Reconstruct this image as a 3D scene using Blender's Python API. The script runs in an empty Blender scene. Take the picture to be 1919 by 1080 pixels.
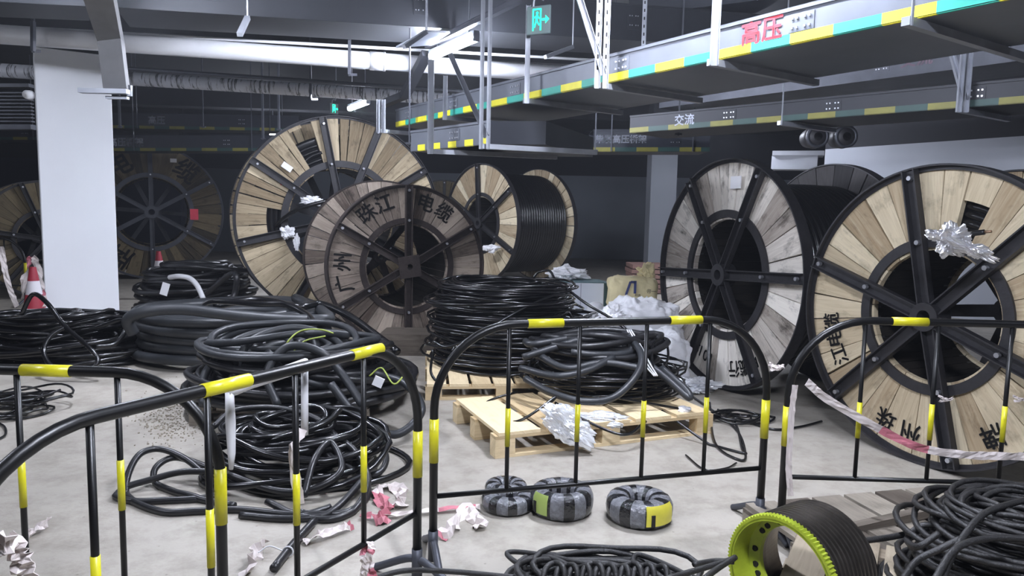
import bpy, math, random
from mathutils import Vector, Matrix, noise
import numpy as np

# ---------------------------------------------------------------- camera, world, exposure
SC = bpy.context.scene
COL = SC.collection
CX, CY, F = 959.5, 540.0, 1350.0
CAMZ = 1.6
PITCH, ROLL = math.atan(140/1350), 0.02
R0 = Vector((1, 0, 0)); F0 = Vector((0, math.cos(PITCH), -math.sin(PITCH))); U0 = Vector((0, math.sin(PITCH), math.cos(PITCH)))
CR = R0*math.cos(ROLL) + U0*math.sin(ROLL)
CU = U0*math.cos(ROLL) - R0*math.sin(ROLL)
CAM = Vector((0, 0, CAMZ))
cd = bpy.data.cameras.new('camera'); cam = bpy.data.objects.new('camera', cd); COL.objects.link(cam)
cd.sensor_width = 36; cd.lens = F/1919*36; cd.clip_start = .05; cd.clip_end = 200
m = Matrix((CR, CU, -F0)).transposed().to_4x4(); m.translation = CAM
cam.matrix_world = m
SC.camera = cam
w = bpy.data.worlds.new('world'); SC.world = w; w.use_nodes = True
w.node_tree.nodes['Background'].inputs[0].default_value = (.55, .65, .9, 1)
w.node_tree.nodes['Background'].inputs[1].default_value = .02
_v = w.node_tree.nodes.new('ShaderNodeVolumeScatter')      # thin haze added to imitate lens veil, lifting the darks
_v.inputs['Density'].default_value = .0016; _v.inputs['Color'].default_value = (.86,.9,1,1); _v.inputs['Anisotropy'].default_value = .5
w.node_tree.links.new(_v.outputs[0], w.node_tree.nodes['World Output'].inputs['Volume'])
SC.view_settings.view_transform = 'Standard'; SC.view_settings.look = 'None'
SC.view_settings.gamma = 1; SC.view_settings.use_curve_mapping = False
SC.view_settings.exposure = 0.72
LAMP = 330.0          # radiance of the tube diffusers

def ray(px, py): return F0 + CR*((px-CX)/F) - CU*((py-CY)/F)
def P(px, py, Y):
    d = ray(px, py); return CAM + d*(Y/d.y)
def G(px, py, z=0.0):
    d = ray(px, py); return CAM + d*((z-CAMZ)/d.z)

# ---------------------------------------------------------------- materials
MATS = {}
def lin(c): return tuple((x/12.92 if x <= .04045 else ((x+.055)/1.055)**2.4) for x in c)
def mat(name, rgb=(128,128,128), rough=.6, metal=0, var=.0, scale=6, bump=0, bscale=40, spec=.5, emit=None, trans=0, coat=0, alpha=1):
    if name in MATS: return MATS[name]
    m = bpy.data.materials.new(name); m.use_nodes = True; nt = m.node_tree; N = nt.nodes; L = nt.links
    b = N['Principled BSDF']; c = lin([v/255 for v in rgb])+(1,)
    b.inputs['Base Color'].default_value = c
    b.inputs['Roughness'].default_value = rough; b.inputs['Metallic'].default_value = metal
    b.inputs['Specular IOR Level'].default_value = spec
    b.inputs['Transmission Weight'].default_value = trans; b.inputs['Coat Weight'].default_value = coat
    b.inputs['Alpha'].default_value = alpha
    tc = N.new('ShaderNodeTexCoord')
    if var:
        n = N.new('ShaderNodeTexNoise'); n.inputs['Scale'].default_value = scale; n.inputs['Detail'].default_value = 6; n.inputs['Roughness'].default_value = .65
        L.new(tc.outputs['Object'], n.inputs['Vector'])
        r = N.new('ShaderNodeValToRGB'); r.color_ramp.elements[0].position = .3; r.color_ramp.elements[1].position = .7
        r.color_ramp.elements[0].color = tuple(v*(1-var) for v in c[:3])+(1,); r.color_ramp.elements[1].color = tuple(min(1, v*(1+var)) for v in c[:3])+(1,)
        L.new(n.outputs['Fac'], r.inputs['Fac']); L.new(r.outputs['Color'], b.inputs['Base Color'])
    if bump:
        n = N.new('ShaderNodeTexNoise'); n.inputs['Scale'].default_value = bscale; n.inputs['Detail'].default_value = 4
        L.new(tc.outputs['Object'], n.inputs['Vector'])
        u = N.new('ShaderNodeBump'); u.inputs['Strength'].default_value = bump; u.inputs['Distance'].default_value = .02
        L.new(n.outputs['Fac'], u.inputs['Height']); L.new(u.outputs['Normal'], b.inputs['Normal'])
    if emit:
        b.inputs['Emission Color'].default_value = lin([v/255 for v in emit[0]])+(1,); b.inputs['Emission Strength'].default_value = emit[1]
    MATS[name] = m; return m

def wood(name, light, dark, stain=.5):
    """planks: attribute puv = (along, across, random per plank)"""
    if name in MATS: return MATS[name]
    m = bpy.data.materials.new(name); m.use_nodes = True; nt = m.node_tree; N = nt.nodes; L = nt.links
    b = N['Principled BSDF']; b.inputs['Roughness'].default_value = .75; b.inputs['Specular IOR Level'].default_value = .25
    at = N.new('ShaderNodeAttribute'); at.attribute_name = 'puv'
    sep = N.new('ShaderNodeSeparateXYZ'); L.new(at.outputs['Vector'], sep.inputs[0])
    cmb = N.new('ShaderNodeCombineXYZ')
    def mul(o, k):
        q = N.new('ShaderNodeMath'); q.operation = 'MULTIPLY'; q.inputs[1].default_value = k; L.new(o, q.inputs[0]); return q.outputs[0]
    L.new(mul(sep.outputs[0], 2.2), cmb.inputs[0]); L.new(mul(sep.outputs[1], 38), cmb.inputs[1]); L.new(mul(sep.outputs[2], 40), cmb.inputs[2])
    n1 = N.new('ShaderNodeTexNoise'); n1.inputs['Scale'].default_value = 1; n1.inputs['Detail'].default_value = 5; n1.inputs['Distortion'].default_value = 1.2
    L.new(cmb.outputs[0], n1.inputs['Vector'])
    c2 = N.new('ShaderNodeCombineXYZ')
    L.new(mul(sep.outputs[0], 5), c2.inputs[0]); L.new(mul(sep.outputs[1], 9), c2.inputs[1]); L.new(mul(sep.outputs[2], 60), c2.inputs[2])
    n2 = N.new('ShaderNodeTexNoise'); n2.inputs['Scale'].default_value = 1; n2.inputs['Detail'].default_value = 8; n2.inputs['Roughness'].default_value = .7
    L.new(c2.outputs[0], n2.inputs['Vector'])
    mx = N.new('ShaderNodeMix'); mx.data_type = 'RGBA'
    mx.inputs['A'].default_value = lin([v/255 for v in dark])+(1,); mx.inputs['B'].default_value = lin([v/255 for v in light])+(1,)
    ad = N.new('ShaderNodeMath'); ad.operation = 'MULTIPLY_ADD'; ad.inputs[1].default_value = .9; L.new(n1.outputs['Fac'], ad.inputs[0])
    fr = N.new('ShaderNodeMath'); fr.operation = 'FRACT'; L.new(mul(sep.outputs[2], 7.31), fr.inputs[0])
    ad2 = N.new('ShaderNodeMath'); ad2.operation = 'MULTIPLY_ADD'; ad2.inputs[1].default_value = 1.0; ad2.inputs[2].default_value = -.42; L.new(fr.outputs[0], ad2.inputs[0])
    L.new(ad2.outputs[0], ad.inputs[2]); ad.use_clamp = True
    L.new(ad.outputs[0], mx.inputs['Factor'])
    rp = N.new('ShaderNodeValToRGB'); rp.color_ramp.elements[0].position = .52; rp.color_ramp.elements[1].position = .72
    rp.color_ramp.elements[0].color = (1,1,1,1); s = 1-stain; rp.color_ramp.elements[1].color = (s, s*.98, s*.95, 1)
    L.new(n2.outputs['Fac'], rp.inputs['Fac'])
    mm = N.new('ShaderNodeMix'); mm.data_type = 'RGBA'; mm.blend_type = 'MULTIPLY'; mm.inputs['Factor'].default_value = 1
    L.new(mx.outputs['Result'], mm.inputs['A']); L.new(rp.outputs['Color'], mm.inputs['B']); L.new(mm.outputs['Result'], b.inputs['Base Color'])
    bu = N.new('ShaderNodeBump'); bu.inputs['Strength'].default_value = .35; bu.inputs['Distance'].default_value = .01
    L.new(n1.outputs['Fac'], bu.inputs['Height']); L.new(bu.outputs['Normal'], b.inputs['Normal'])
    MATS[name] = m; return m

def floor_mat():
    m = mat('concrete_floor', (160,154,144), .6, var=.14, scale=.9, bump=.12, bscale=60)
    N = m.node_tree.nodes; L = m.node_tree.links; b = N['Principled BSDF']
    tc = N.new('ShaderNodeTexCoord')
    n = N.new('ShaderNodeTexNoise'); n.inputs['Scale'].default_value = 5; n.inputs['Detail'].default_value = 9; n.inputs['Roughness'].default_value = .75
    L.new(tc.outputs['Object'], n.inputs['Vector'])
    r = N.new('ShaderNodeValToRGB'); r.color_ramp.elements[0].position = .3; r.color_ramp.elements[0].color = (.66,.64,.61,1); r.color_ramp.elements[1].position = .55; r.color_ramp.elements[1].color = (1,1,1,1)
    L.new(n.outputs['Fac'], r.inputs['Fac'])
    v = N.new('ShaderNodeTexVoronoi'); v.inputs['Scale'].default_value = 9; L.new(tc.outputs['Object'], v.inputs['Vector'])
    r2 = N.new('ShaderNodeValToRGB'); r2.color_ramp.elements[0].position = .035; r2.color_ramp.elements[0].color = (.35,.33,.3,1); r2.color_ramp.elements[1].position = .07; r2.color_ramp.elements[1].color = (1,1,1,1)
    L.new(v.outputs['Distance'], r2.inputs['Fac'])
    src = b.inputs['Base Color'].links[0].from_socket
    a = N.new('ShaderNodeMix'); a.data_type = 'RGBA'; a.blend_type = 'MULTIPLY'; a.inputs['Factor'].default_value = 1
    L.new(src, a.inputs['A']); L.new(r.outputs['Color'], a.inputs['B'])
    a2 = N.new('ShaderNodeMix'); a2.data_type = 'RGBA'; a2.blend_type = 'MULTIPLY'; a2.inputs['Factor'].default_value = .5
    L.new(a.outputs['Result'], a2.inputs['A']); L.new(r2.outputs['Color'], a2.inputs['B']); L.new(a2.outputs['Result'], b.inputs['Base Color'])
    return m

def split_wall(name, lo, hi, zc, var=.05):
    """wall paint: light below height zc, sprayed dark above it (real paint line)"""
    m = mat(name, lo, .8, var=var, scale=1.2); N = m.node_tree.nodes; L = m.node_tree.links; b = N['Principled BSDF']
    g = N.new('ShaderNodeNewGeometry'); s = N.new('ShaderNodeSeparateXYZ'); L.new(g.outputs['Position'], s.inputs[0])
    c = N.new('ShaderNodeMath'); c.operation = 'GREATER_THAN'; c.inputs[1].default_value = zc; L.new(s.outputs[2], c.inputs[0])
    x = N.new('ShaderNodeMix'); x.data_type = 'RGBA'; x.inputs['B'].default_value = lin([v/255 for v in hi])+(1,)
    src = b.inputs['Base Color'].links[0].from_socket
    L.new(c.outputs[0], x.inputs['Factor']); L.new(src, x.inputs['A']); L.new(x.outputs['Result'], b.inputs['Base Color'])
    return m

WOOD_W = wood('wood_weathered', (176,162,148), (84,72,64), .65)
WOOD_G = wood('wood_grey_white', (240,234,224), (160,150,140), .75)
WOOD_Y = wood('wood_pale', (222,209,180), (154,134,106), .5)
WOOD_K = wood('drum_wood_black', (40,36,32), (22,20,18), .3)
WOOD_D = wood('wood_dusty', (112,100,76), (50,45,36), .5)
PALW = wood('pallet_wood', (226,206,168), (180,156,118), .2)
PALD = wood('pallet_wood_dark', (140,132,120), (86,78,70), .4)
STEEL = mat('dark_steel', (44,43,46), .5, .2, var=.25, scale=14, bump=.1)
RUST = mat('rusty_steel', (54,46,44), .7, .3, var=.35, scale=10, bump=.2)
BLK = mat('black_cable', (13,13,15), .26, var=.3, scale=5, spec=.6)
BLK2 = mat('black_cable_dusty', (27,27,29), .38, var=.5, scale=7, bump=.1, bscale=30)
HOSE = mat('grey_thick_cable', (40,42,45), .45, var=.3, scale=6, bump=.08)
ROPE = mat('braided_cable', (26,25,25), .5, var=.4, scale=20, bump=.25, bscale=160)
PAINT = mat('barrier_black', (12,12,13), .36, spec=.4, var=.2, scale=8)
YEL = mat('yellow_band', (200,193,32), .35, var=.08, scale=9)
WHT = mat('white_sleeve', (205,205,208), .5, var=.08)
GALV = mat('galvanised_steel', (150,153,160), .42, .6, var=.15, scale=4)
GALVD = mat('galvanised_dark', (72,74,81), .5, .5, var=.2, scale=3)
TRAY = mat('tray_grey_steel', (96,100,108), .45, .3, var=.12, scale=2.5)
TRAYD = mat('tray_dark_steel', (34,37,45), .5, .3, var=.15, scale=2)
CEIL = mat('ceiling_black', (22,23,28), .85, var=.2)
BEAMD = mat('dark_grey_duct', (38,40,45), .6, .2, var=.15, scale=2)  # even dark grey for the high trays and the bent arm
PVC = mat('white_pipe', (232,233,236), .35, var=.06, scale=3)
TY = mat('tape_yellow', (222,212,40), .5, var=.1, scale=8); TG = mat('tape_green', (40,158,140), .5, var=.12, scale=8)
INK = mat('stencil_ink', (22,20,20), .8)
LETW = mat('stencil_white', (190,194,205), .7); LETR = mat('stencil_red', (205,60,72), .7)
PLAST = mat('crumpled_plastic', (236,238,242), .22, metal=.45, var=.1, spec=.8)
FOIL = mat('silver_foil', (240,240,244), .3, .85, var=.1)
WHITEBAG = mat('woven_white_sack', (246,246,250), .6, var=.05, scale=12, bump=.3, bscale=14)
TAPEW = mat('tape_white', (206,196,192), .5, var=.08, scale=20); TAPER = mat('tape_red', (186,110,122), .5, var=.15, scale=20)
PAPER = mat('white_tag', (232,232,235), .7, var=.03)
BOLT = mat('zinc_bolt', (175,176,182), .35, .7)

# ---------------------------------------------------------------- mesh helpers
class MB:
    def __init__(s): s.v = []; s.f = []; s.mi = []; s.uv = []
    def add(s, vs, fs, mi=0, uv=None):
        b = len(s.v); s.v += [tuple(q) for q in vs]; s.f += [tuple(b+i for i in f) for f in fs]; s.mi += [mi]*len(fs)
        s.uv += (uv if uv else [(0,0,0)]*len(vs))
    def box(s, c, size, M=None, mi=0, rnd=None):
        hx, hy, hz = [q/2 for q in size]; c = Vector(c); vs = []; uv = []
        if rnd is None: rnd = random.random()
        ax = max(range(3), key=lambda i: size[i]); o = [i for i in range(3) if i != ax]
        for x in (-hx, hx):
            for y in (-hy, hy):
                for z in (-hz, hz):
                    p = Vector((x, y, z)); uv.append((p[ax], p[o[0]]+p[o[1]], rnd))
                    if M is not None: p = M @ p
                    vs.append(c+p)
        s.add(vs, [(0,1,3,2),(4,6,7,5),(0,4,5,1),(2,3,7,6),(0,2,6,4),(1,5,7,3)], mi, uv)
    def bar(s, a, b, w, h, up=(0,0,1), mi=0):
        a = Vector(a); b = Vector(b); d = b-a; L = d.length; d.normalize(); up = Vector(up)
        if abs(d.dot(up)) > .98: up = Vector((0,1,0)) if abs(d.y) < .9 else Vector((1,0,0))
        sx = d.cross(up).normalized(); u2 = sx.cross(d)
        s.box((a+b)/2, (L, w, h), Matrix((d, sx, u2)).transposed(), mi)
    def channel(s, a, b, w, h, up, t=.006, mi=0):
        """C channel: web (w wide) with two legs h deep along up"""
        a = Vector(a); b = Vector(b); d = (b-a).normalized(); up = Vector(up); sx = d.cross(up).normalized(); u2 = sx.cross(d)
        s.bar(a, b, w, t, up, mi)
        for k in (-1, 1):
            o = sx*(k*(w/2-t/2)) + u2*(h/2); s.bar(a+o, b+o, t, h, up, mi)
    def tube(s, pts, r, n=8, mi=0, closed=False, cap=True, rad=None):
        pts = np.asarray([tuple(p) for p in pts], float); K = len(pts)
        if closed: T = np.roll(pts, -1, 0)-np.roll(pts, 1, 0)
        else:
            T = np.empty_like(pts); T[1:-1] = pts[2:]-pts[:-2]; T[0] = pts[1]-pts[0]; T[-1] = pts[-1]-pts[-2]
        T /= (np.linalg.norm(T, axis=1)[:, None]+1e-12)
        nrm = np.cross(T[0], (0,0,1.)); 
        if np.linalg.norm(nrm) < .1: nrm = np.cross(T[0], (1.,0,0))
        nrm /= np.linalg.norm(nrm); NN = np.empty_like(pts)
        for i in range(K):
            nrm = nrm - T[i]*nrm.dot(T[i]); nrm /= (np.linalg.norm(nrm)+1e-12); NN[i] = nrm
        B = np.cross(T, NN); a = np.arange(n)*2*math.pi/n
        rr = (np.full(K, r) if rad is None else np.asarray(rad))[:, None, None]
        V = pts[:, None]+rr*(np.cos(a)[None, :, None]*NN[:, None]+np.sin(a)[None, :, None]*B[:, None])
        fs = []
        for i in range(K if closed else K-1):
            i2 = (i+1) % K
            for j in range(n):
                j2 = (j+1) % n; fs.append((i*n+j, i*n+j2, i2*n+j2, i2*n+j))
        if cap and not closed: fs.append(tuple(range(n))[::-1]); fs.append(tuple((K-1)*n+j for j in range(n)))
        s.add(V.reshape(-1, 3).tolist(), fs, mi)
    def lathe(s, prof, n=48, axis='Y', c=(0,0,0), mi=0, closed=True, a0=0, a1=2*math.pi):
        """prof: list of (r, t), spun about the axis through c; closed: profile loop"""
        full = abs(a1-a0-2*math.pi) < 1e-6; K = len(prof); vs = []; M = n if full else n+1
        for i in range(M):
            a = a0+(a1-a0)*i/n; ca, sa = math.cos(a), math.sin(a)
            for r, t in prof:
                if axis == 'Y': vs.append((c[0]-sa*r, c[1]+t, c[2]+ca*r))
                elif axis == 'Z': vs.append((c[0]+ca*r, c[1]+sa*r, c[2]+t))
                else: vs.append((c[0]+t, c[1]+ca*r, c[2]+sa*r))
        fs = []
        for i in range(n):
            i2 = (i+1) % M
            for j in range(K if closed else K-1):
                j2 = (j+1) % K; fs.append((i*K+j, i2*K+j, i2*K+j2, i*K+j2))
        s.add(vs, fs, mi)
    def build(s, name, mats, parent=None, smooth=False, loc=None):
        me = bpy.data.meshes.new(name)
        V = s.v
        if loc is not None: l = Vector(loc); V = [(q[0]-l.x, q[1]-l.y, q[2]-l.z) for q in V]
        me.from_pydata(V, [], s.f)
        if not isinstance(mats, (list, tuple)): mats = [mats]
        for q in mats: me.materials.append(q)
        if len(mats) > 1: me.polygons.foreach_set('material_index', s.mi)
        if any(u != (0,0,0) for u in s.uv[:16]):
            at = me.attributes.new('puv', 'FLOAT_VECTOR', 'POINT'); at.data.foreach_set('vector', [q for u in s.uv for q in u])
        if smooth: me.polygons.foreach_set('use_smooth', [True]*len(me.polygons))
        me.update()
        o = bpy.data.objects.new(name, me); COL.objects.link(o)
        if parent is not None: o.parent = parent
        elif loc is not None: o.location = loc
        return o

def tag(o, label, cat, group=None, kind=None):
    o['label'] = label; o['category'] = cat
    if group: o['group'] = group
    if kind: o['kind'] = kind
    return o
def thing(name, label, cat, loc=(0,0,0), rz=0, group=None):
    o = bpy.data.objects.new(name, None); COL.objects.link(o); o.empty_display_size = .1
    o.location = loc; o.rotation_euler = (0, 0, rz); return tag(o, label, cat, group)
def struct(name, mb, m, smooth=False):
    o = mb.build(name, m, smooth=smooth); o['kind'] = 'structure'; return o

_gl = {}
def glyph(ch):
    if ch not in _gl:
        c = bpy.data.curves.new('glyph', 'FONT'); c.body = ch; c.resolution_u = 3
        o = bpy.data.objects.new('glyph', c); COL.objects.link(o)
        ev = o.evaluated_get(bpy.context.evaluated_depsgraph_get()); me = ev.to_mesh()
        vs = [(v.co.x, v.co.y) for v in me.vertices]; fs = [tuple(p.vertices) for p in me.polygons]
        ev.to_mesh_clear(); bpy.data.objects.remove(o); bpy.data.curves.remove(c)
        _gl[ch] = (vs, fs)
    return _gl[ch]
def put_text(mb, txt, org, right, up, size, mi=0, adv=1.0, bold=0):
    """txt centred at org"""
    right = Vector(right).normalized(); up = Vector(up).normalized(); org = Vector(org)
    pen = 0; items = []
    for ch in txt:
        w_ = (1.0 if ord(ch) > 255 else .6)*adv; items.append((ch, pen+w_/2)); pen += w_
    for ch, x in items:
        if ch == ' ': continue
        vs, fs = glyph(ch)
        if not vs: continue
        x0 = (min(q[0] for q in vs)+max(q[0] for q in vs))/2; y0 = .38
        for k in ([0] if not bold else [(-bold, 0), (bold, 0), (0, bold), (0, -bold)]):
            dx, dy = (0, 0) if k == 0 else k
            mb.add([org+right*((x-pen/2+q[0]-x0+dx)*size)+up*((q[1]-y0+dy)*size) for q in vs], fs, mi)

# ---------------------------------------------------------------- room shell
A = Vector((-.555, .832, 0)); B = Vector((.832, .555, 0))
mb = MB(); mb.add([(-26,-6,0),(26,-6,0),(26,32,0),(-26,32,0)], [(0,1,2,3)]); struct('floor', mb, floor_mat())
mb = MB(); mb.box((0,13,4.75), (52,38,.3)); struct('ceiling', mb, CEIL)
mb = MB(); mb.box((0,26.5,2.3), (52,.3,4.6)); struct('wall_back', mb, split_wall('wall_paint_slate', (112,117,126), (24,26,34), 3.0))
# right wall: runs along A through (5.9,14)
def wall_line(name, p, q, th, z0, z1, m):
    mb = MB(); a = Vector((p[0], p[1], (z0+z1)/2)); b = Vector((q[0], q[1], (z0+z1)/2)); mb.bar(a, b, th, z1-z0); return struct(name, mb, m)
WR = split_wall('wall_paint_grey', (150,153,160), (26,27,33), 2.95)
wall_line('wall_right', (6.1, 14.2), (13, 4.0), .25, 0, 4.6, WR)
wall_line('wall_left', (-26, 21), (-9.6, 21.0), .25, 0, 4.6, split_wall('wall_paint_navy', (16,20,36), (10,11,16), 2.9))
# white column, painted black above the services
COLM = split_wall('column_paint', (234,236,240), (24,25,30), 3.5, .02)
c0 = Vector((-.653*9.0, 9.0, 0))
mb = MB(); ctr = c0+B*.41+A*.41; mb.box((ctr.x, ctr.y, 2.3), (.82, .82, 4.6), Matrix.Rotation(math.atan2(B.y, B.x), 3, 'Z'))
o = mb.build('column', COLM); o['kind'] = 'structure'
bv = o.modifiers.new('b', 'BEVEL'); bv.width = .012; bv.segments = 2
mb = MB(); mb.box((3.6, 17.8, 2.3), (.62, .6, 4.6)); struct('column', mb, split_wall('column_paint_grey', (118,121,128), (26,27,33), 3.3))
# ceiling beams
for (a, b, wd, h) in (((-14,10.5),(10,13.5),.5,.55), ((-14,18),(12,20.5),.5,.5), ((-2,2),(6,-1.5),.5,.3)):
    mb = MB(); mb.bar((a[0],a[1],4.6-h/2), (b[0],b[1],4.6-h/2), wd, h); struct('trim_beam', mb, CEIL)
mb = MB(); a = P(1447,306,13.2); b = P(1532,306,12.9); mb.bar(a, b, .4, .24); mb.bar(a+Vector((0,0,.16)), b+Vector((.1,0,.16)), .5, .08)
struct('trim_beam', mb, mat('beam_paint_grey', (150,152,158), .8, var=.05))

# ---------------------------------------------------------------- lamps
TUBE = mat('tube_glow', (240,245,255), .5, emit=((232,238,255), LAMP))
def lamp(p, q, label, power=1.0, group='tube lamps under the ceiling'):
    p = Vector(p); q = Vector(q); c = (p+q)/2; d = (q-p); L = d.length
    t = thing('tube_lamp', label, 'lamp', c, math.atan2(d.y, d.x), group)
    mb = MB(); mb.box((0,0,.045), (L, .07, .05)); 
    for k in (-1, 1): mb.box((k*(L/2-.012), 0, .0), (.024, .075, .08))
    mb.build('housing', GALV, t)
    mt = TUBE
    if power != 1.0:
        mt = mat('tube_glow_%g' % power, (240,245,255), .5, emit=((232,238,255), LAMP*power))
    mb = MB(); mb.tube([(-L/2+.025,0,0), (L/2-.025,0,0)], .046, 14); mb.build('glass_tube', mt, t, smooth=True)
    mb = MB()
    for k in (-.35, .35): mb.bar((k*L,0,.07), (k*L,0,4.6-c.z), .012, .012)
    mb.build('hanging_rod', GALV, t)
    return t
lamp(P(808,106,8.78), P(893,70,7.8), 'bright tube lamp in the upper middle, above the big wooden reels')
lamp(P(655,204,13.4), P(690,190,12.5), 'small distant tube lamp just above the largest reel')
for (x, y, s) in ((1.0,4.35,1.0), (.5,.9,1.15), (5.9,1.0,.35), (-3.2,6.1,.85), (-4.4,2.2,.45), (-9.2,8.5,.15), (3.4,13.2,.8), (-6,18.5,.4)):  # first two read off shadows and lit reels; others added as unseen fill
    e = A*.6
    lamp(Vector((x,y,3.5))-e, Vector((x,y,3.5))+e, 'unseen tube lamp outside the frame, placed for its light', s, 'unseen tube lamps outside the frame')

# ---------------------------------------------------------------- reels
def reel(label, X, Y, R, phi, W, rin=.53, spokes=range(0,360,60), texts=(), wind=None, nplank=42, missing=(), wd=WOOD_W, steel=STEEL,
         hub='ring', backR=None, seed=1, tsize=.2, rim=.024, sw=.075, backwd=None, z0=0, spoke_offset_back=20):
    rd = random.Random(seed)
    t = thing('cable_reel', label, 'cable reel', (X, Y, z0), -math.radians(phi), 'wooden cable reels')
    def pt(a, r, y, RR): a = math.radians(a); return Vector((-math.sin(a)*r, y, RR+math.cos(a)*r if RR is not None else math.cos(a)*r))
    def flange(name, y0, sgn, RR, cz, miss, txt, so):
        # y0: outer face plane; sgn -1: outer side faces -Y
        mb = MB(); cuts = [0]
        while cuts[-1] < 360: cuts.append(cuts[-1]+360/nplank*rd.uniform(.7, 1.35))
        k = 360/cuts[-1]; cuts = [c*k+spokes[0] for c in cuts]
        ri, ro = rin*RR-.03, RR-rim*.6
        for a0, a1 in zip(cuts[:-1], cuts[1:]):
            am = ((a0+a1)/2+180) % 360-180
            rr_in, rr_out = ri, ro; skip = False; segs = [(ri, ro)]
            for (m0, m1, f0, f1) in miss:
                if m0 <= am <= m1:
                    if f0 <= 0 and f1 >= 1: skip = True
                    elif f0 <= 0: segs = [(ri+(ro-ri)*f1, ro)]
                    elif f1 >= 1: segs = [(ri, ri+(ro-ri)*f0)]
                    else: segs = [(ri, ri+(ro-ri)*f0), (ri+(ro-ri)*f1, ro)]
            if skip: continue
            g = rd.uniform(.3, 1.3) if rd.random() < .85 else 2.2; tl = rd.uniform(-.25, .25)
            yy = y0 + (0 if sgn < 0 else 0)+rd.uniform(0, .006)*(-sgn); th = .042; rnd = rd.random()
            for rr_in, rr_out in segs:
             vs = []; uv = []
             NS = 3
             for s_ in range(NS+1):
                 fq = s_/NS
                 for r_, off in ((rr_in, -tl), (rr_out, tl)):
                     aa = a0+g*.3+(a1-a0-g*.6)*fq
                     if miss: aa += off*0
                     for yk in (0, -sgn*th):
                         vs.append(pt(aa, r_, yy+yk, 0)+Vector((0,0,cz)))
                         uv.append((r_, (fq-.5)*math.radians(a1-a0)*(r_), rnd))
             fs = []
             for s_ in range(NS):
                 b0 = s_*4; b1 = b0+4
                 fs += [(b0, b1, b1+2, b0+2), (b0+1, b0+3, b1+3, b1+1), (b0, b0+1, b1+1, b1), (b0+2, b1+2, b1+3, b0+3)]
             fs += [(0,2,3,1), (NS*4, NS*4+1, NS*4+3, NS*4+2)]
             mb.add(vs, fs, 0, uv)
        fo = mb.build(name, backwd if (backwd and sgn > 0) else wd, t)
        # steel rim standing proud of the planks
        mb = MB(); a_ = y0+sgn*.05; b_ = y0-sgn*.055
        mb.lathe([(RR-rim*.5,a_),(RR,a_),(RR,b_),(RR-rim*.5,b_)], 96, 'Y', (0,0,cz)); mb.lathe([(RR-rim*1.6,y0+sgn*.004),(RR-.002,y0+sgn*.004),(RR-.002,y0+sgn*.012),(RR-rim*1.6,y0+sgn*.012)], 96, 'Y', (0,0,cz))
        mb.build('rim', steel, fo, smooth=False)
        mb = MB(); r1 = rin*RR; r2 = r1+.055*RR
        mb.lathe([(r1,y0+sgn*.002),(r1,y0+sgn*.022),(r2,y0+sgn*.022),(r2,y0+sgn*.002)], 72, 'Y', (0,0,cz)); 
        mb.lathe([(r1,y0+sgn*.022),(r1-.012,y0+sgn*.022),(r1-.012,y0-sgn*.1),(r1,y0-sgn*.1)], 72, 'Y', (0,0,cz))
        mb.build('inner_ring', steel, fo)
        for a in spokes:
            a = a+so; mb = MB(); p = pt(a, .05*RR, y0+sgn*.03, 0)+Vector((0,0,cz)); q = pt(a, RR-rim*.6, y0+sgn*.03, 0)+Vector((0,0,cz))
            mb.channel(p, q, sw, .05, (0, sgn, 0), .009)
            for rr in (r1+.025*RR, .93*RR):
                c = pt(a, rr, y0+sgn*.045, 0)+Vector((0,0,cz)); mb.lathe([(0,0),(.016,0),(.016,sgn*.03),(0,sgn*.03)], 8, 'Y', tuple(c), mi=1)
            mb.build('spoke', [steel, BOLT], fo)
        mb = MB(); c = (0, y0, cz)
        if hub == 'square' and sgn < 0:
            h = .125*RR/.95; r = .035; n = 24
            outer = []; 
            for i in range(n):
                a = 2*math.pi*i/n+math.pi/4*0; k = h/max(abs(math.cos(a)), abs(math.sin(a))); outer.append((math.cos(a)*k, math.sin(a)*k))
            rot = math.radians(8); ys = (y0-.11, y0-.075)
            vs = []
            for yy in ys:
                for (x, z) in outer: vs.append((x*math.cos(rot)-z*math.sin(rot), yy, cz+x*math.sin(rot)+z*math.cos(rot)))
                for i in range(n): a = 2*math.pi*i/n+rot; vs.append((math.cos(a)*r, yy, cz+math.sin(a)*r))
            fs = []
            for i in range(n):
                j = (i+1) % n
                fs += [(i, n+i, n+j, j), (2*n+i, 2*n+j, 3*n+j, 3*n+i), (i, j, 2*n+j, 2*n+i), (n+i, 3*n+i, 3*n+j, n+j)]
            mb.add(vs, fs)
            mb.lathe([(r,-.09),(r+.02,-.09),(r+.02,.1),(r,.1)], 24, 'Y', c)
        else:
            r1h, r2h = .045*RR, .095*RR
            mb.lathe([(r1h, sgn*.095),(r2h, sgn*.095),(r2h,-sgn*.05),(r1h,-sgn*.05)], 32, 'Y', c)
        mb.build('hub', steel, fo)
        if txt:
            for (ch, a, fr) in txt:
                mb = MB()
                ar = math.radians(a); c = pt(a, fr*RR, y0+sgn*.0035, 0)+Vector((0,0,cz))
                rt = Vector((math.cos(ar), 0, math.sin(ar))); up = Vector((-math.sin(ar), 0, math.cos(ar)))
                put_text(mb, ch, c, rt, up, tsize, bold=.02)
                mb.build('painted_character', INK, fo)
        return fo
    RB = backR or R
    fo = flange('front_flange', 0, -1, R, R, missing, texts, 0)
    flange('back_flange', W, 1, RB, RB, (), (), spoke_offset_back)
    mb = MB(); n = 40; rdm = rin*R
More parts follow.
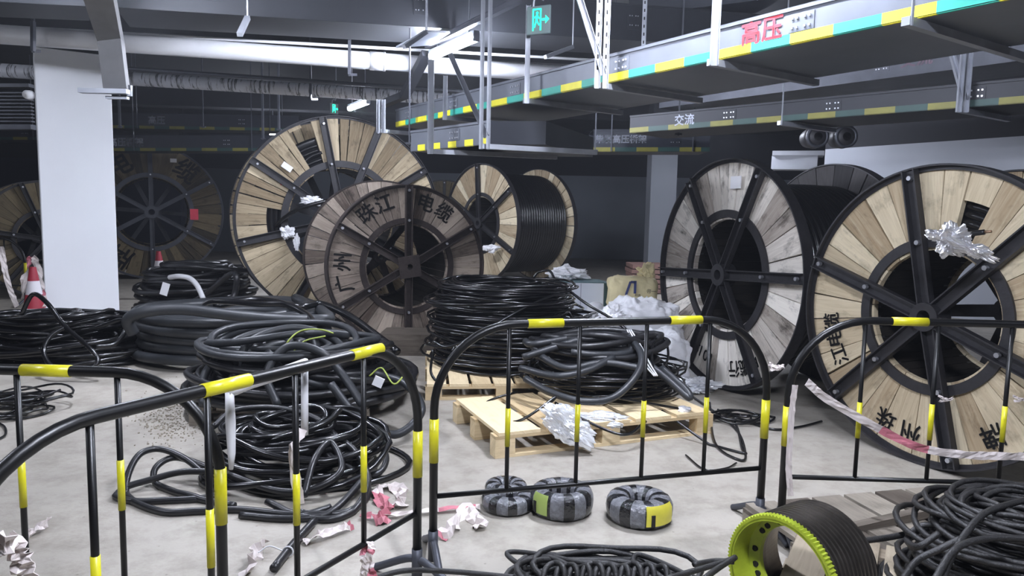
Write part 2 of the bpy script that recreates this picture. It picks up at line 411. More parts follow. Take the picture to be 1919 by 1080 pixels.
    for i in range(n):      # staves of the drum
        a0, a1 = 360/n*i, 360/n*(i+.94); rnd = rd.random(); vs = []; uv = []
        for a in (a0, a1):
            for r_ in (rdm-.012, rdm+.012):
                for yy in (.03, W-.03): vs.append(pt(a, r_, yy, R)); uv.append((yy, a*.01, rnd))
        mb.add(vs, [(0,1,3,2),(4,6,7,5),(0,4,5,1),(2,3,7,6),(0,2,6,4),(1,5,7,3)], 0, uv)
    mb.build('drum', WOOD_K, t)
    if wind:
        rw, tr = wind; mb = MB(); prof = [(rdm+.02, .06)]; rq = rdm+.03
        while rq < rw-3*tr:
            for k in range(5): prof.append((rq+tr*.9*(1-math.cos(math.pi*k/4)), .075-math.sin(math.pi*k/4)*tr*.7))
            rq += 1.9*tr
        y = .06+tr
        while y < W-.06-tr*.5:
            for k in range(7):
                a = math.pi*k/6; prof.append((rw-tr+math.sin(a)*tr*.95+tr*.05*math.sin(y*9), y-math.cos(a)*tr))
            y += 2*tr
        prof.append((rdm+.02, W-.05)); mb.lathe(prof, 80, 'Y', (0,0,R), closed=False)
        mb.build('cable_winding', BLK, t, smooth=True)
    return t, fo

TXT_D = [('广',104,.80),('州',86,.80),('珠',38,.82),('江',21,.82),('电',-17,.82),('缆',-35,.82),('名',178,.8),('牌',196,.8)]
# front centre reel
t_d, f_d = reel('weathered grey-brown reel with a square hub plate, standing before the largest reel', -1.235, 8.45, .955, -25, 1.25, .54, range(0,360,60), TXT_D[:6], None, 40, (), WOOD_W, RUST, 'square', 1.0, 3, .22, sw=.085)
# biggest reel
t_c, f_c = reel('largest wooden reel, some planks missing, a white tag on it, behind the square-hubbed reel', -2.44, 10.3, 1.455, -25, .85, .52, [11,57,103,150,196,240,-22,-58], (), (1.2,.035), 50, ((16,22,0,1),(23,28,.0,.9),(2,6,0,1),(-32,-27,.5,1),(82,100,-.1,.42),(-9,-6,0,.9)), wood('wood_mid', (204,188,158), (128,112,88), .6), STEEL, 'ring', None, 7, .3, sw=.1, spoke_offset_back=15)
# left reel behind the column
t_b, f_b = reel('dusty brown reel right of the white column, big black characters at its top', -7.95, 15.9, 1.47, -26, 1.2, .53, range(0,360,60), [('电',30,.80),('缆',-38,.80),('牌',146,.8)], None, 40, (), WOOD_D, GALVD, 'ring', None, 11, .5, sw=.09, spoke_offset_back=26)
# far left reel
reel('dim brown reel in the dark left of the white column', -7.95, 12.3, 1.0, -42, 1.0, .46, range(20,380,60), (), None, 40, (), WOOD_D, STEEL, 'ring', None, 13)
# angled reel full of black cable
t_e, f_e = reel('pale reel turned sideways, wound full of shiny black cable, behind the boxes', -.75, 16.6, 1.36, 50, 1.75, .46, range(4,360,60), (), (1.16,.036), 36, (), WOOD_Y, STEEL, 'ring', 1.34, 17, sw=.12, spoke_offset_back=40)
reel('brown reel mostly hidden between the largest reel and the reel full of cable', -1.95, 20.3, 1.25, -10, 1.1, .5, range(0,360,60), (), None, 36, (), WOOD_D, STEEL, 'ring', None, 19)
# right reels
t_g, f_g = reel('grey-white weathered reel turned sideways, a white paper stuck on its planks', 1.99, 6.7, 1.07, 70, 1.2, .51, range(33,393,60), [('示',150,.8),('1',157,.8),('0',163,.8),('1',169,.8),('行',193,.82),('缆',203,.82),('电',211,.82)], (.86,.032), 34, (), WOOD_G, STEEL, 'ring', None, 23, .16, sw=.09, backwd=wood('wood_dark_grey', (62,60,60), (34,33,34), .3), spoke_offset_back=10)  # back flange planks much darker than the front ones
t_h, f_h = reel('nearest pale reel at right with silver foil hung at a hole in its planks', 2.745, 4.66, .985, 64, .85, .47, [12,72,135,194,250,315], [('缆',101,.80),('电',109,.80),('江',119,.80),('珠',160,.82),('州',174,.82),('牌',213,.82)], (.80,.028), 29, ((-25,-6,.14,.62),), WOOD_Y, STEEL, 'ring', None, 29, .15, sw=.09, spoke_offset_back=25)

# ---------------------------------------------------------------- cable coils
def loops(c, Rin, Rout, H, turns, seed, jit=.08, sq=1.0, N=26, rot=0, tilt=.04, dome=.25, zr=.0, z0=0, rw=None):
    """one continuous wandering path of many loops heaped round c"""
    rd = random.Random(seed); K = turns+2
    rr = [rd.uniform(Rin, Rout) for _ in range(K)]
    cx = [rd.gauss(0, jit) for _ in range(K)]; cy = [rd.gauss(0, jit) for _ in range(K)]
    order = [i/(K-1) for i in range(K)]
    ta = [rd.gauss(0, tilt) for _ in range(K)]; tb = [rd.gauss(0, tilt) for _ in range(K)]
    ph = [rd.uniform(0, 6.28) for _ in range(K)]; pts = []
    ca, sa = math.cos(rot), math.sin(rot)
    for i in range(turns*N):
        u = i/N; k = int(u); f = u-k; f = f*f*(3-2*f); mixf = lambda L: L[k]*(1-f)+L[k+1]*f
        h = mixf(order); lim = 1-dome*h*h
        r = mixf(rr)*lim; th = 2*math.pi*u
        w_ = 1+.05*math.sin(2*th+mixf(ph))+.03*math.sin(3*th+ph[k])
        x = math.cos(th)*r*w_+mixf(cx); y = math.sin(th)*r*w_*sq+mixf(cy)
        z = z0+zr+h*H+(x*mixf(ta)+y*mixf(tb))+.012*math.sin(3*th+k)
        z = max(z0+zr, z)
        pts.append((c[0]+x*ca-y*sa, c[1]+x*sa+y*ca, z))
    return pts
def smooth_path(ctrl, n=8):
    C = [Vector(q) for q in ctrl]; C = [C[0]*2-C[1]]+C+[C[-1]*2-C[-2]]; out = []
    for i in range(1, len(C)-2):
        for k in range(n):
            t = k/n; a, b, c, d = C[i-1:i+3]
            out.append(.5*((2*b)+(c-a)*t+(2*a-5*b+4*c-d)*t*t+(3*b-a-3*c+d)*t**3))
    out.append(C[-2]); return out
def cable_thing(name, label, c, paths, m, cat='cable coil', group=None, extra=None):
    t = thing(name, label, cat, (c[0], c[1], 0), 0, group)
    for (pn, pts, r, mm, n) in paths:
        pts = [(q[0], q[1], max(q[2], r)) for q in pts]
        mb = MB(); mb.tube(pts, r, n); mb.build(pn, mm or m, t, smooth=True, loc=(c[0], c[1], 0))
    return t

# a: left heap of black cable
c = (-4.75, 7.45)
pa = [('coiled_cable', loops(c, .45, 1.0, .44, 48, 1, .12, .75, 22, .0, .10, .45, .025), .023, BLK, 7)]
lp = [P(40,590,6.9), P(62,552,6.9), P(90,570,6.8), P(120,610,6.7), P(165,650,6.5), P(183,672,6.45), P(175,687,6.4), P(135,692,6.4), P(100,690,6.4), P(82,660,6.5), P(95,630,6.6), P(125,612,6.7)]
pa.append(('loose_loop', smooth_path(lp), .022, BLK, 8))
lp = [P(130,625,7.1), P(180,615,7.0), P(228,600,7), P(234,620,6.9), P(215,645,6.8), P(180,650,6.7)]
pa.append(('loose_loop', smooth_path(lp), .022, BLK, 8))
cable_thing('cable_coil', 'heap of glossy black cable on the floor at the foot of the white column', c, pa, BLK)
# b: back heap
c = (-4.74, 10.7)
pb = [('coiled_cable', loops(c, .42, .90, .74, 46, 2, .14, .8, 24, 0, .09, .35, .04), .036, BLK2, 7)]
pb.append(('loose_loop', smooth_path([P(300,600,9.9), P(380,555,9.9), P(430,515,9.8), P(443,520,9.7), P(440,550,9.7), P(428,575,9.6)]), .04, BLK2, 8))
pb.append(('bare_white_wires', smooth_path([P(318,520,9.7), P(335,518,9.6), P(355,522,9.6), P(370,536,9.5), P(381,560,9.4)]), .035, WHT, 7))
t = cable_thing('cable_coil', 'loose black coil with a white tag and bare white wire ends, right of the column', c, pb, BLK2)
mb = MB(); q = P(309,542,9.6); mb.box(q, (.10,.01,.17), Matrix.Rotation(.3,3,'Y')); mb.build('paper_tag', PAPER, t, loc=(c[0],c[1],0))
# c: thick grey coil
c = (-3.0, 7.75); pts = []
def spiral(c, levels, Rout, pitch, inner, N=40, rd=None):
    pts = []; r = Rout; th = 0; z = pitch*.5
    for L in range(levels):
        rr0 = Rout-.05*math.sin(L*1.3)-.02*L; rr1 = Rout-inner*pitch
        seq = [rr0-(rr0-rr1)*k/inner for k in range(inner+1)]
        if L % 2: seq = seq[::-1]
        for k in range(inner):
            for i in range(N):
                f = i/N; r = seq[k]*(1-f)+seq[k+1]*f; a = 2*math.pi*f+1.0
                zz = z+ (pitch*.9 if (k == inner-1 and f > .7) else 0)*((f-.7)/.3 if f > .7 else 0)
                pts.append((c[0]+math.cos(a)*r, c[1]+math.sin(a)*r*.92, zz+.01*math.sin(a*3+L)))
        z += pitch*.93
    return pts
ptc = spiral(c, 5, 1.05, .102, 3)
pc = [('coiled_cable', [(x,y,z+.06) for x,y,z in ptc], .051, HOSE, 12)]
pc.append(('loose_end', smooth_path([P(250,625,6.75), P(240,600,6.7), P(270,585,6.7), P(340,580,6.75), P(430,590,6.7), P(520,598,6.65), P(600,600,6.6), P(617,596,6.9), P(600,580,7.6)]), .055, HOSE, 12))
pc.append(('loose_end', smooth_path([P(400,575,7.4), P(480,562,7.6), P(560,575,7.4), P(600,570,7.6), P(650,590,7.3), P(700,625,7.0), P(745,660,6.7)]), .038, BLK, 10))
pc.append(('loose_end', smooth_path([P(380,575,7.6), P(400,565,7.3), P(480,570,7.0), P(540,572,6.9), P(585,600,6.5), P(580,630,6.0)]), .03, BLK, 10))
cable_thing('cable_coil', 'neat thick dark grey cable coil stacked in five layers, left of the middle', c, pc, HOSE)
# d: tangle of thick cable
c = (-1.75, 5.75)
pd = [('coiled_cable', loops(c, .42, .88, .34, 30, 5, .07, .92, 30, 0, .05, .2, .17), .030, BLK2, 9)]
pd.append(('coiled_cable', loops((c[0]-.15,c[1]-.1), .3, .74, .10, 7, 9, .10, .9, 30, 0, .12, .1, .50), .028, HOSE, 9))
for L in ([(430,720,5.1),(470,640,5.3),(560,615,5.5),(640,650,5.5),(620,720,5.2),(540,700,5.1),(500,660,5.2)],
          [(380,760,5.0),(385,700,5.2),(440,640,5.4),(520,620,5.6),(590,640,5.5),(580,720,5.2)],
          [(700,700,5.4),(760,720,5.2),(790,770,4.95),(740,815,4.8),(670,780,4.9),(620,720,5.0)],
          [(520,760,4.9),(500,700,5.0),(540,650,5.1),(600,660,5.1),(640,700,5.1),(680,760,4.9)]):
    pd.append(('loose_loop', smooth_path([P(*q) for q in L]), .03, HOSE, 9))
for L in ([(520,680,5.2),(540,640,5.2),(565,620,5.3),(600,618,5.3),(625,625,5.3)], [(545,665,5.2),(570,640,5.2),(610,630,5.3)]):
    pd.append(('green_yellow_wire', smooth_path([P(*q) for q in L]), .006, mat('earth_wire', (150,165,70), .5), 6))
pd.append(('green_yellow_wire', smooth_path([P(*q) for q in [(692,705,5.2),(715,690,5.2),(738,720,5.0),(760,700,5.1)]]), .006, MATS['earth_wire'], 6))
t = cable_thing('cable_coil', 'tangled coil of thick dusty cable right of the layered grey coil', c, pd, BLK2)
mb = MB(); mb.box(P(709,716,4.95), (.07,.012,.07), Matrix.Rotation(.4,3,'Y')); mb.build('paper_tag', PAPER, t, loc=(c[0],c[1],0))
# e: lower tangle
c = (-1.35, 4.35)
pe = [('coiled_cable', loops(c, .28, .62, .26, 24, 12, .10, .8, 28, 0, .10, .3, .022), .019, BLK, 9)]
for L in ([(400,905,3.95),(350,862,4.1),(300,842,4.15),(262,852,4.05),(240,890,3.92),(237,930,3.82),(260,962,3.7),(310,984,3.6),(370,977,3.62),(450,962,3.65),(560,975,3.6),(620,950,3.7)],
          [(420,925,3.85),(370,940,3.78),(310,952,3.75),(260,956,3.73),(228,948,3.76),(217,935,3.8),(232,915,3.86),(280,900,3.92),(340,885,3.98),(400,884,4.0)],
          [(440,960,3.7),(360,930,3.8),(300,915,3.95),(290,880,4.05),(330,858,4.15),(400,880,4.1)],
          [(560,800,4.6),(640,800,4.6),(700,820,4.5),(724,860,4.25),(700,890,4.1),(640,870,4.1),(600,840,4.2)],
          [(500,940,3.7),(600,985,3.55),(660,960,3.65),(690,900,3.9),(660,840,4.2),(600,815,4.4),(560,850,4.2)],
          [(430,890,3.9),(520,920,3.8),(590,915,3.8),(640,880,3.9),(620,830,4.1),(590,860,3.9),(570,930,3.7)],
          [(400,800,4.4),(440,770,4.6),(520,765,4.6),(600,790,4.5),(660,860,4.2),(690,920,3.9),(650,975,3.65),(560,960,3.6)],
          [(450,980,3.58),(540,983,3.55),(620,960,3.62),(680,900,3.9)]):
    pe.append(('loose_loop', smooth_path([P(*q) for q in L]), .019, BLK2, 9))
cable_thing('cable_coil', 'flat sprawling tangle of black cable on bare floor, seen through the slanted barrier', c, pe, BLK)
# f: tall drum shaped coil
c = (-.05, 7.05)
pf = [('lower_loops', loops(c, .5, .80, .50, 60, 21, .06, .95, 24, 0, .05, 0, .16), .014, BLK, 6),
      ('upper_loops', loops((c[0]-.05,c[1]+.05), .42, .73, .27, 70, 22, .045, .95, 26, 0, .03, .12, .66), .013, BLK, 6)]
for L in ([(812,640,6.2),(840,650,6.1),(900,625,6.15),(960,590,6.3),(1020,560,6.5),(1070,545,6.7)],
          [(812,655,6.2),(808,700,6.15),(830,715,6.1),(850,650,6.1)], [(1060,540,6.8),(1100,570,6.5),(1150,600,6.3),(1200,640,6.2)],
          [(1000,520,7.3),(1010,510,7.3),(1030,508,7.3),(1040,525,7.2)]):
    pf.append(('loose_loop', smooth_path([P(*q) for q in L]), .013, BLK, 6))
cable_thing('cable_coil', 'tall round stack of thin glossy black cable in the middle, behind the arched barrier', c, pf, BLK)
# g: heap on the front pallet
c = (.78, 5.85)
pg = [('thin_cable_loops', loops(c, .36, .66, .22, 64, 31, .05, .85, 24, .2, .03, .1, .19), .009, BLK, 6),
      ('thick_cable_loops', loops((c[0]-.1,c[1]+.05), .34, .6, .20, 12, 32, .08, .8, 26, .2, .12, .2, .42), .026, BLK2, 9)]
for L in ([(985,710,5.3),(1030,735,5.1),(1090,752,5.0),(1150,745,5.05),(1195,700,5.2),(1200,660,5.4),(1170,625,5.7)],
          [(980,670,5.4),(1060,645,5.5),(1120,628,5.6),(1170,635,5.6),(1180,660,5.5),(1120,665,5.4),(1070,660,5.4)],
          [(1150,628,5.8),(1200,670,5.5),(1250,710,5.3),(1290,745,5.15),(1285,730,5.2),(1240,690,5.4)],
          [(975,690,5.4),(1040,705,5.2),(1100,695,5.25),(1150,670,5.4)], [(985,640,5.7),(1000,645,5.5),(1080,632,5.6)],
          [(1000,660,5.5),(1060,690,5.3),(1130,680,5.35),(1200,690,5.3)]):
    pg.append(('loose_thick_cable', smooth_path([P(*q) for q in L]), .027, HOSE, 10))
for L in ([(1020,765,4.95),(1040,745,5.0),(970,790,4.85),(900,785,5.05),(888,775,5.2),(920,750,5.4),(970,735,5.5)],
          [(1040,755,5.0),(1100,790,4.85),(1170,815,4.75),(1210,790,4.9)], [(1225,700,5.3),(1222,650,5.6),(1245,635,5.8),(1252,670,5.6),(1235,700,5.4)],
          [(1150,745,5.1),(1290,770,5.3),(1370,790,5.55),(1390,850,4.85),(1395,862,4.75),(1340,840,4.9),(1240,770,5.2)]):
    pg.append(('loose_thin_cable', smooth_path([P(*q) for q in L]), .010, BLK, 7))
for dx in (0, 6, 12):
    pg.append(('white_wire', smooth_path([P(1175+dx*.6,618,5.7), P(1190+dx,650,5.5), P(1205+dx,680,5.35), P(1226+dx*.5,705,5.25)]), .006, WHT, 6))
cable_thing('cable_coil', 'heap of thin loops with thick dusty cable thrown over it, on the front pallet', c, pg, BLK)
# loose loops right of the pallet
c = G(1400, 790)
ph_ = [('loose_loops', [(x,y,z) for x,y,z in loops((c.x,c.y), .10, .28, .03, 5, 41, .05, .6, 26, .1, .02, 0, .01)], .009, BLK, 6),
       ('loose_end', smooth_path([G(1330,755,.1), G(1340,830,.02), G(1385,862,.012), G(1397,850,.012), G(1375,800,.012), G(1300,745,.012)]), .009, BLK, 6),
       ('loose_end', smooth_path([G(1345,768,.012), G(1400,790,.012), G(1450,805,.012), G(1500,800,.012), G(1540,790,.012)]), .009, BLK, 6),
       ('loose_end', smooth_path([G(1285,853,.012), G(1320,880,.012), G(1360,878,.012), G(1380,868,.012)]), .006, BLK, 6)]
cable_thing('cable_coil', 'few loose thin loops on the floor between the front pallet and the right reels', c, ph_, BLK)
# left loops near front barrier
c = G(20, 770)
pi_ = [('loose_loops', loops((c.x,c.y), .16, .36, .12, 16, 43, .08, .8, 26, .1, .08, .2, .012), .009, BLK, 6),
       ('loose_end', smooth_path([G(0,735,.1), G(50,725,.05), G(84,738,.012), G(75,752,.012), G(30,755,.012)]), .009, BLK, 6),
       ('loose_end', smooth_path([G(-10,790,.01), G(8,800,.01), G(10,815,.01), G(-5,825,.01)]), .009, BLK, 6)]
cable_thing('cable_coil', 'small tangle of thin black cable on the floor at the left edge', c, pi_, BLK)
# bottom middle coil
c = G(1100, 1100)
pj = [('coiled_cable', loops((c.x+.02,c.y-.25), .18, .42, .2, 26, 47, .06, .6, 28, 0, .06, .1, .02), .012, ROPE, 7)]
for L in ([(1010,1075,2.75),(975,1060,2.8),(950,1038,2.9),(975,1035,2.9),(1040,1045,2.8),(1120,1062,2.7)], [(985,1070,2.75),(985,1050,2.8),(1030,1045,2.8),(1085,1070,2.7)],
          [(1240,1100,2.6),(1190,1060,2.75),(1195,1040,2.85),(1240,1055,2.75),(1300,1085,2.6)],
          [(700,1085,2.72),(760,1070,2.75),(850,1072,2.72),(960,1082,2.68),(1030,1085,2.65)]):
    pj.append(('loose_loop', smooth_path([P(*q) for q in L]), .011, ROPE, 7))
for k in range(9):
    x0 = 1030+k*24
    pj.append(('loose_loop', smooth_path([P(x0-14,1120,2.5), P(x0-10,1072,2.55), P(x0+8,1056+(k%3)*4,2.6), P(x0+26,1066,2.55), P(x0+30,1120,2.5)]), .011, ROPE, 7))
cable_thing('cable_coil', 'dark braided cable coil at the bottom edge, in the middle', c, pj, ROPE)
# bottom right coil
c = (2.02, 2.72)
pk = [('coiled_cable', loops(c, .22, .50, .30, 40, 53, .05, .8, 28, 0, .06, .15, .12), .0125, ROPE, 7),
      ('coiled_cable', loops((c[0]+.02,c[1]), .12, .40, .12, 24, 54, .03, .85, 28, 0, .03, .15, .40), .0115, ROPE, 7)]
for L in ([(1930,935,2.7),(1850,960,2.6),(1810,1000,2.5),(1780,1050,2.4),(1760,1100,2.3)], [(1930,1010,2.45),(1850,1010,2.45),(1790,1030,2.4),(1750,1090,2.3)],
          [(1760,1000,2.6),(1720,1025,2.6),(1700,1010,2.75),(1730,985,2.8),(1790,990,2.7)], [(1850,920,2.9),(1790,925,3.0),(1765,940,3.0),(1790,950,2.95),(1850,945,2.8)],
          [(1745,955,3.0),(1790,955,2.95),(1850,960,2.8)], [(1610,1015,2.75),(1680,1005,2.8),(1760,985,2.85),(1800,980,2.8)],
          [(1690,1090,2.4),(1720,1050,2.5),(1760,1030,2.5),(1800,1010,2.5)]):
    pk.append(('loose_loop', smooth_path([P(*q) for q in L]), .0125, ROPE, 7))
cable_thing('cable_coil', 'big braided cable coil lying on pallets in the bottom right corner', c, pk, ROPE)
# cable running from the sheave to the left
mb = MB(); 
for L in ([(1375,1048,2.6),(1310,1068,2.5),(1250,1085,2.4)], [(1378,1045,2.6),(1345,1066,2.5),(1320,1085,2.4)], [(1300,1058,2.55),(1340,1052,2.6),(1375,1053,2.6)]):
    mb.tube(smooth_path([P(*q) for q in L]), .011, 7)
tag(mb.build('loose_cable', ROPE, smooth=True), 'black cable ends running left from the yellow-green rim', 'cable')

# details on reels
def child_world(t, mb, name, m, smooth=False):
    o = mb.build(name, m, smooth=smooth)
    M = Matrix.Translation(t.location) @ Matrix.Rotation(t.rotation_euler[2], 4, 'Z')
    o.data.transform(M.inverted()); o.parent = t; return o
# cable ends climbing over the biggest reel
for L in ([(498,440,10.2),(520,420,9.95),(560,392,9.85),(640,370,9.9),(660,362,10.2)], [(545,350,10.1),(560,318,10.1),(580,296,10.15),(603,286,10.2)]):
    mb = MB(); mb.tube(smooth_path([P(*q) for q in L]), .03, 8); child_world(t_c, mb, 'cable_end', BLK, True)

def flake(name, t, px, py, Y, wpx, hpx, rot, m=PAPER, yaw=0):
    s = Y/F; mb = MB(); Mr = Matrix.Rotation(yaw, 3, 'Z') @ Matrix.Rotation(rot, 3, 'Y'); mb.box(P(px,py,Y), (wpx*s, .008, hpx*s), Mr)
    return child_world(t, mb, name, m)
flake('paper_tag', t_c, 538, 313, 9.95, 20, 11, .6, yaw=math.radians(30))
flake('red_tag', t_c, 530, 341, 9.95, 12, 8, -.5, mat('red_plastic', (196,50,72), .5, var=.1), yaw=math.radians(30))
flake('paper_label', t_g, 1379, 342, 6.58, 30, 23, 0, yaw=math.radians(-70))
flake('paper_label', t_e, 981, 390, 16.3, 10, 18, .1, yaw=math.radians(-40))
flake('paper_label', t_b, 325, 301, 15.5, 11, 7, 0, yaw=math.radians(26))
flake('red_label', t_b, 364, 402, 15.6, 14, 20, 0, MATS['red_plastic'], yaw=math.radians(26))

# ---------------------------------------------------------------- barriers
def barrier(label, p0, d, W, H, lean=0, bars=4, tr=.019, bands_top=(.30,.72), railz=.32, rad=.38, feet=True, postband=.58, barband=.62, hang=(), bt=.09):
    """p0 world xy of first post, d unit direction along the barrier"""
    t = thing('crowd_barrier', label, 'barrier', (p0[0], p0[1], 0), math.atan2(d[1], d[0]), 'black and yellow pipe barriers')
    t.rotation_euler = (lean, 0, math.atan2(d[1], d[0]))
    path = [(0,0,.03), (0,0,H-rad)]
    for k in range(1, 13):
        a = math.pi-math.pi/2*k/12; path.append((rad+math.cos(a)*rad, 0, H-rad+math.sin(a)*rad))
    for k in range(0, 13):
        a = math.pi/2-math.pi/2*k/12; path.append((W-rad+math.cos(a)*rad, 0, H-rad+math.sin(a)*rad))
    path.append((W,0,.03))
    mb = MB(); mb.tube(path, tr, 14); mb.build('frame', PAINT, t, smooth=True)
    mb = MB(); mb.tube([(0,0,railz),(W,0,railz)], tr*.62, 10); mb.build('bottom_rail', PAINT, t, smooth=True)
    for k in range(bars):
        x = W*(k+1)/(bars+1); top = H
        if x < rad: top = H-rad+math.sqrt(max(0, rad*rad-(rad-x)**2))
        if x > W-rad: top = H-rad+math.sqrt(max(0, rad*rad-(x-W+rad)**2))
        mb = MB(); mb.tube([(x,0,railz),(x,0,top-.01)], tr*.55, 8); b = mb.build('bar', PAINT, t, smooth=True)
        mb = MB(); mb.tube([(x,0,barband-bt),(x,0,barband+bt)], tr*.55+.0018, 10); mb.build('yellow_band', YEL, b, smooth=True)
    for x in (0, W):
        mb = MB(); mb.tube([(x,0,postband-.1),(x,0,postband+.1)], tr+.002, 14); mb.build('yellow_band', YEL, t, smooth=True)
    for f in bands_top:
        mb = MB(); x = f*W; mb.tube([(x-.085,0,H),(x+.085,0,H)], tr+.002, 14); mb.build('yellow_band', YEL, t, smooth=True)
    for x in (0, W):
        mb = MB(); mb.tube(smooth_path([(x,-.24,.012),(x,-.2,.03),(x,-.06,.1),(x,0,.11),(x,.06,.1),(x,.2,.03),(x,.24,.012)], 4), tr*.9, 10); mb.tube([(x,0,.02),(x,0,.16)], tr+.004, 12); mb.build('foot', GALVD, t, smooth=True)
    return t
# middle arched barrier
pl = Vector(((815-959.5)/F*3.14, 3.14)); pr = Vector(((1450-959.5)/F*3.6, 3.6)); d = (pr-pl).normalized()
b3 = barrier('middle black barrier with yellow bands in front of the loaded pallet', pl, d, (pr-pl).length, 1.10, lean=math.radians(0))
p4 = Vector(((1492-959.5)/F*3.48, 3.48))
b4 = barrier('right-hand black barrier before the nearest reel, taped with red and white ribbon', p4, (.999,-.03), 1.75, 1.115, bands_top=(.32,.75))
pr2 = Vector((-.385, 2.96)); d2 = Vector((-.483,-.876)).normalized()
b2 = barrier('slanted black barrier coming toward the viewer, with white plastic on its bars', pr2, d2, 1.72, 1.07, bars=4, bands_top=(.19,.56), rad=.36)
p1 = Vector((-1.0, 2.42))
b1 = barrier('black barrier at the left edge behind the slanted one', p1, Vector((-1,.02)).normalized(), 1.75, 1.03, bars=4, bands_top=(.34,.72), rad=.36, railz=.2, postband=.60, barband=.63)
q = G(45, 575); b5 = barrier('distant thin black barrier left of the traffic cone', (-6.2, 8.6), Vector((-.95,-.3)).normalized(), 1.7, 1.05, bars=5)
q = G(120, 560); b6 = barrier('distant barrier partly hidden behind the white column and the left traffic cone', (-7.6, 11.2), Vector((-1,.1)).normalized(), 1.7, 1.05, bars=4)

# white plastic sleeves / rags on barriers
def ribbon(pts, wv, n=6, wob=.0, seed=0, red=True, mi_fn=None, width=.05):
    """cloth-like tape along pts; wv = width direction"""
    P_ = smooth_path(pts, n); rd = random.Random(seed); vs = []; fs = []; mis = []
    wv = Vector(wv).normalized()
    for i, p in enumerate(P_):
        tw = noise.noise(Vector((i*.33+seed, seed*1.7, 0)))*3.0*wob
        T = (P_[min(i+1, len(P_)-1)]-P_[max(i-1, 0)]).normalized(); w2 = (wv-T*wv.dot(T)).normalized(); b = T.cross(w2)
        dv = w2*math.cos(tw)+b*math.sin(tw)
        for k in (-1, -.3, .3, 1): vs.append(p+dv*(k*width/2*(1+.5*wob*noise.noise(Vector((i*.7, 9, seed)))))+b*(noise.noise(Vector((i*.9, k*2, seed)))*wob*width*.9))
    for i in range(len(P_)-1):
        for j in range(3): fs.append((i*4+j, i*4+j+1, i*4+5+j, i*4+4+j)); mis.append(noise.noise(Vector((i*.11, seed*2.3, .5))) > .16)
    mb = MB(); mb.add(vs, fs); mb.mi = [1 if (m_ and red) else 0 for m_ in mis]; return mb
def ribbon_thing(name, label, cat, pts, wv, **k):
    mb = ribbon(pts, wv, **k); o = mb.build(name, [TAPEW, TAPER], smooth=False); tag(o, label, cat)
    s = o.modifiers.new('s', 'SOLIDIFY'); s.thickness = .0015; return o
mb = MB(); mb.tube([P(430,735,2.24), P(432,790,2.24), P(434,850,2.24), P(433,880,2.24)], .015, 8, rad=[.014,.017,.013,.007]); child_world(b2, mb, 'white_plastic', WHT, True)
mb = MB(); mb.tube([P(425,735,2.24), P(470,717,2.30), P(540,695,2.42), P(575,682,2.48)], .021, 10); child_world(b2, mb, 'white_plastic', WHT, True)
mb = MB(); mb.tube([P(571,690,2.47), P(571,760,2.47), P(571,815,2.47)], .013, 8); child_world(b2, mb, 'white_plastic', WHT, True)
mb = ribbon([P(568,805,2.45), P(552,835,2.42), P(552,880,2.42), P(562,945,2.44)], (1,0,0), wob=.4, seed=3, red=False, width=.035); o = child_world(b2, mb, 'plastic_scrap', [TAPEW, TAPER], True)
ribbon_thing('barrier_tape', 'long faded red and white tape sagging across the front of the nearest reel', 'tape',
    [P(1512,716,3.4), P(1550,748,3.42), P(1640,800,3.42), P(1720,838,3.42), P(1800,852,3.42), P(1870,855,3.42), P(1935,856,3.42)], (0,0,1), n=8, wob=.25, seed=5, width=.04)
ribbon_thing('barrier_tape', 'pale tape hanging straight down between the middle and right-hand barriers', 'tape',
    [P(1490,722,3.42), P(1484,770,3.42), P(1480,830,3.42), P(1478,880,3.42), P(1482,930,3.42)], (1,0,0), wob=.25, seed=7, width=.03)
ribbon_thing('barrier_tape', 'pale tape hanging slack from the distant left barrier', 'tape', [P(3,462,8.4), P(8,500,8.4), P(18,540,8.35), P(32,575,8.3)], (1,0,0), wob=.3, seed=8, width=.06)
for (px, py, Y, s) in ((1455,688,3.45,.035), (1772,748,3.40,.02), (1912,748,3.4,.02)):
    pts = [P(px-14,py-6,Y-.03), P(px,py,Y-.03), P(px+14,py-2,Y-.03), P(px+4,py+3,Y-.03), P(px-12,py+4,Y-.03)]
    ribbon_thing('tape_knot', {1455:'white tape knot tied round the right post of the middle barrier', 1772:'white tape knot on the middle bar of the right-hand barrier', 1912:'white tape knot on the bar at the right edge'}[px], 'tape', pts, (0,0,1), wob=.6, seed=px, red=False, width=s*.6)
ribbon_thing('tape_knot', 'pink and white tape knot tied to the bottom rail of the slanted barrier', 'tape', [P(690,1015,2.68), P(684,1035,2.66), P(690,1060,2.66), P(700,1090,2.66)], (1,0,0), wob=.5, seed=21, width=.045)
ribbon_thing('tape_knot', 'second pink tail of tape on the bottom rail of the slanted barrier', 'tape', [P(692,1015,2.67), P(696,1030,2.64), P(686,1055,2.64), P(680,1085,2.64)], (1,0,0), wob=.5, seed=22, width=.03)
ribbon_thing('tape_wrap', 'dull red tape wrapped round the lower end of the left barrier arch', 'tape', [P(-12,1030,1.52), P(8,1018,1.48), P(28,1022,1.5), P(38,1050,1.5), P(52,1090,1.5)], (0,0,1), wob=.5, seed=23, width=.05)
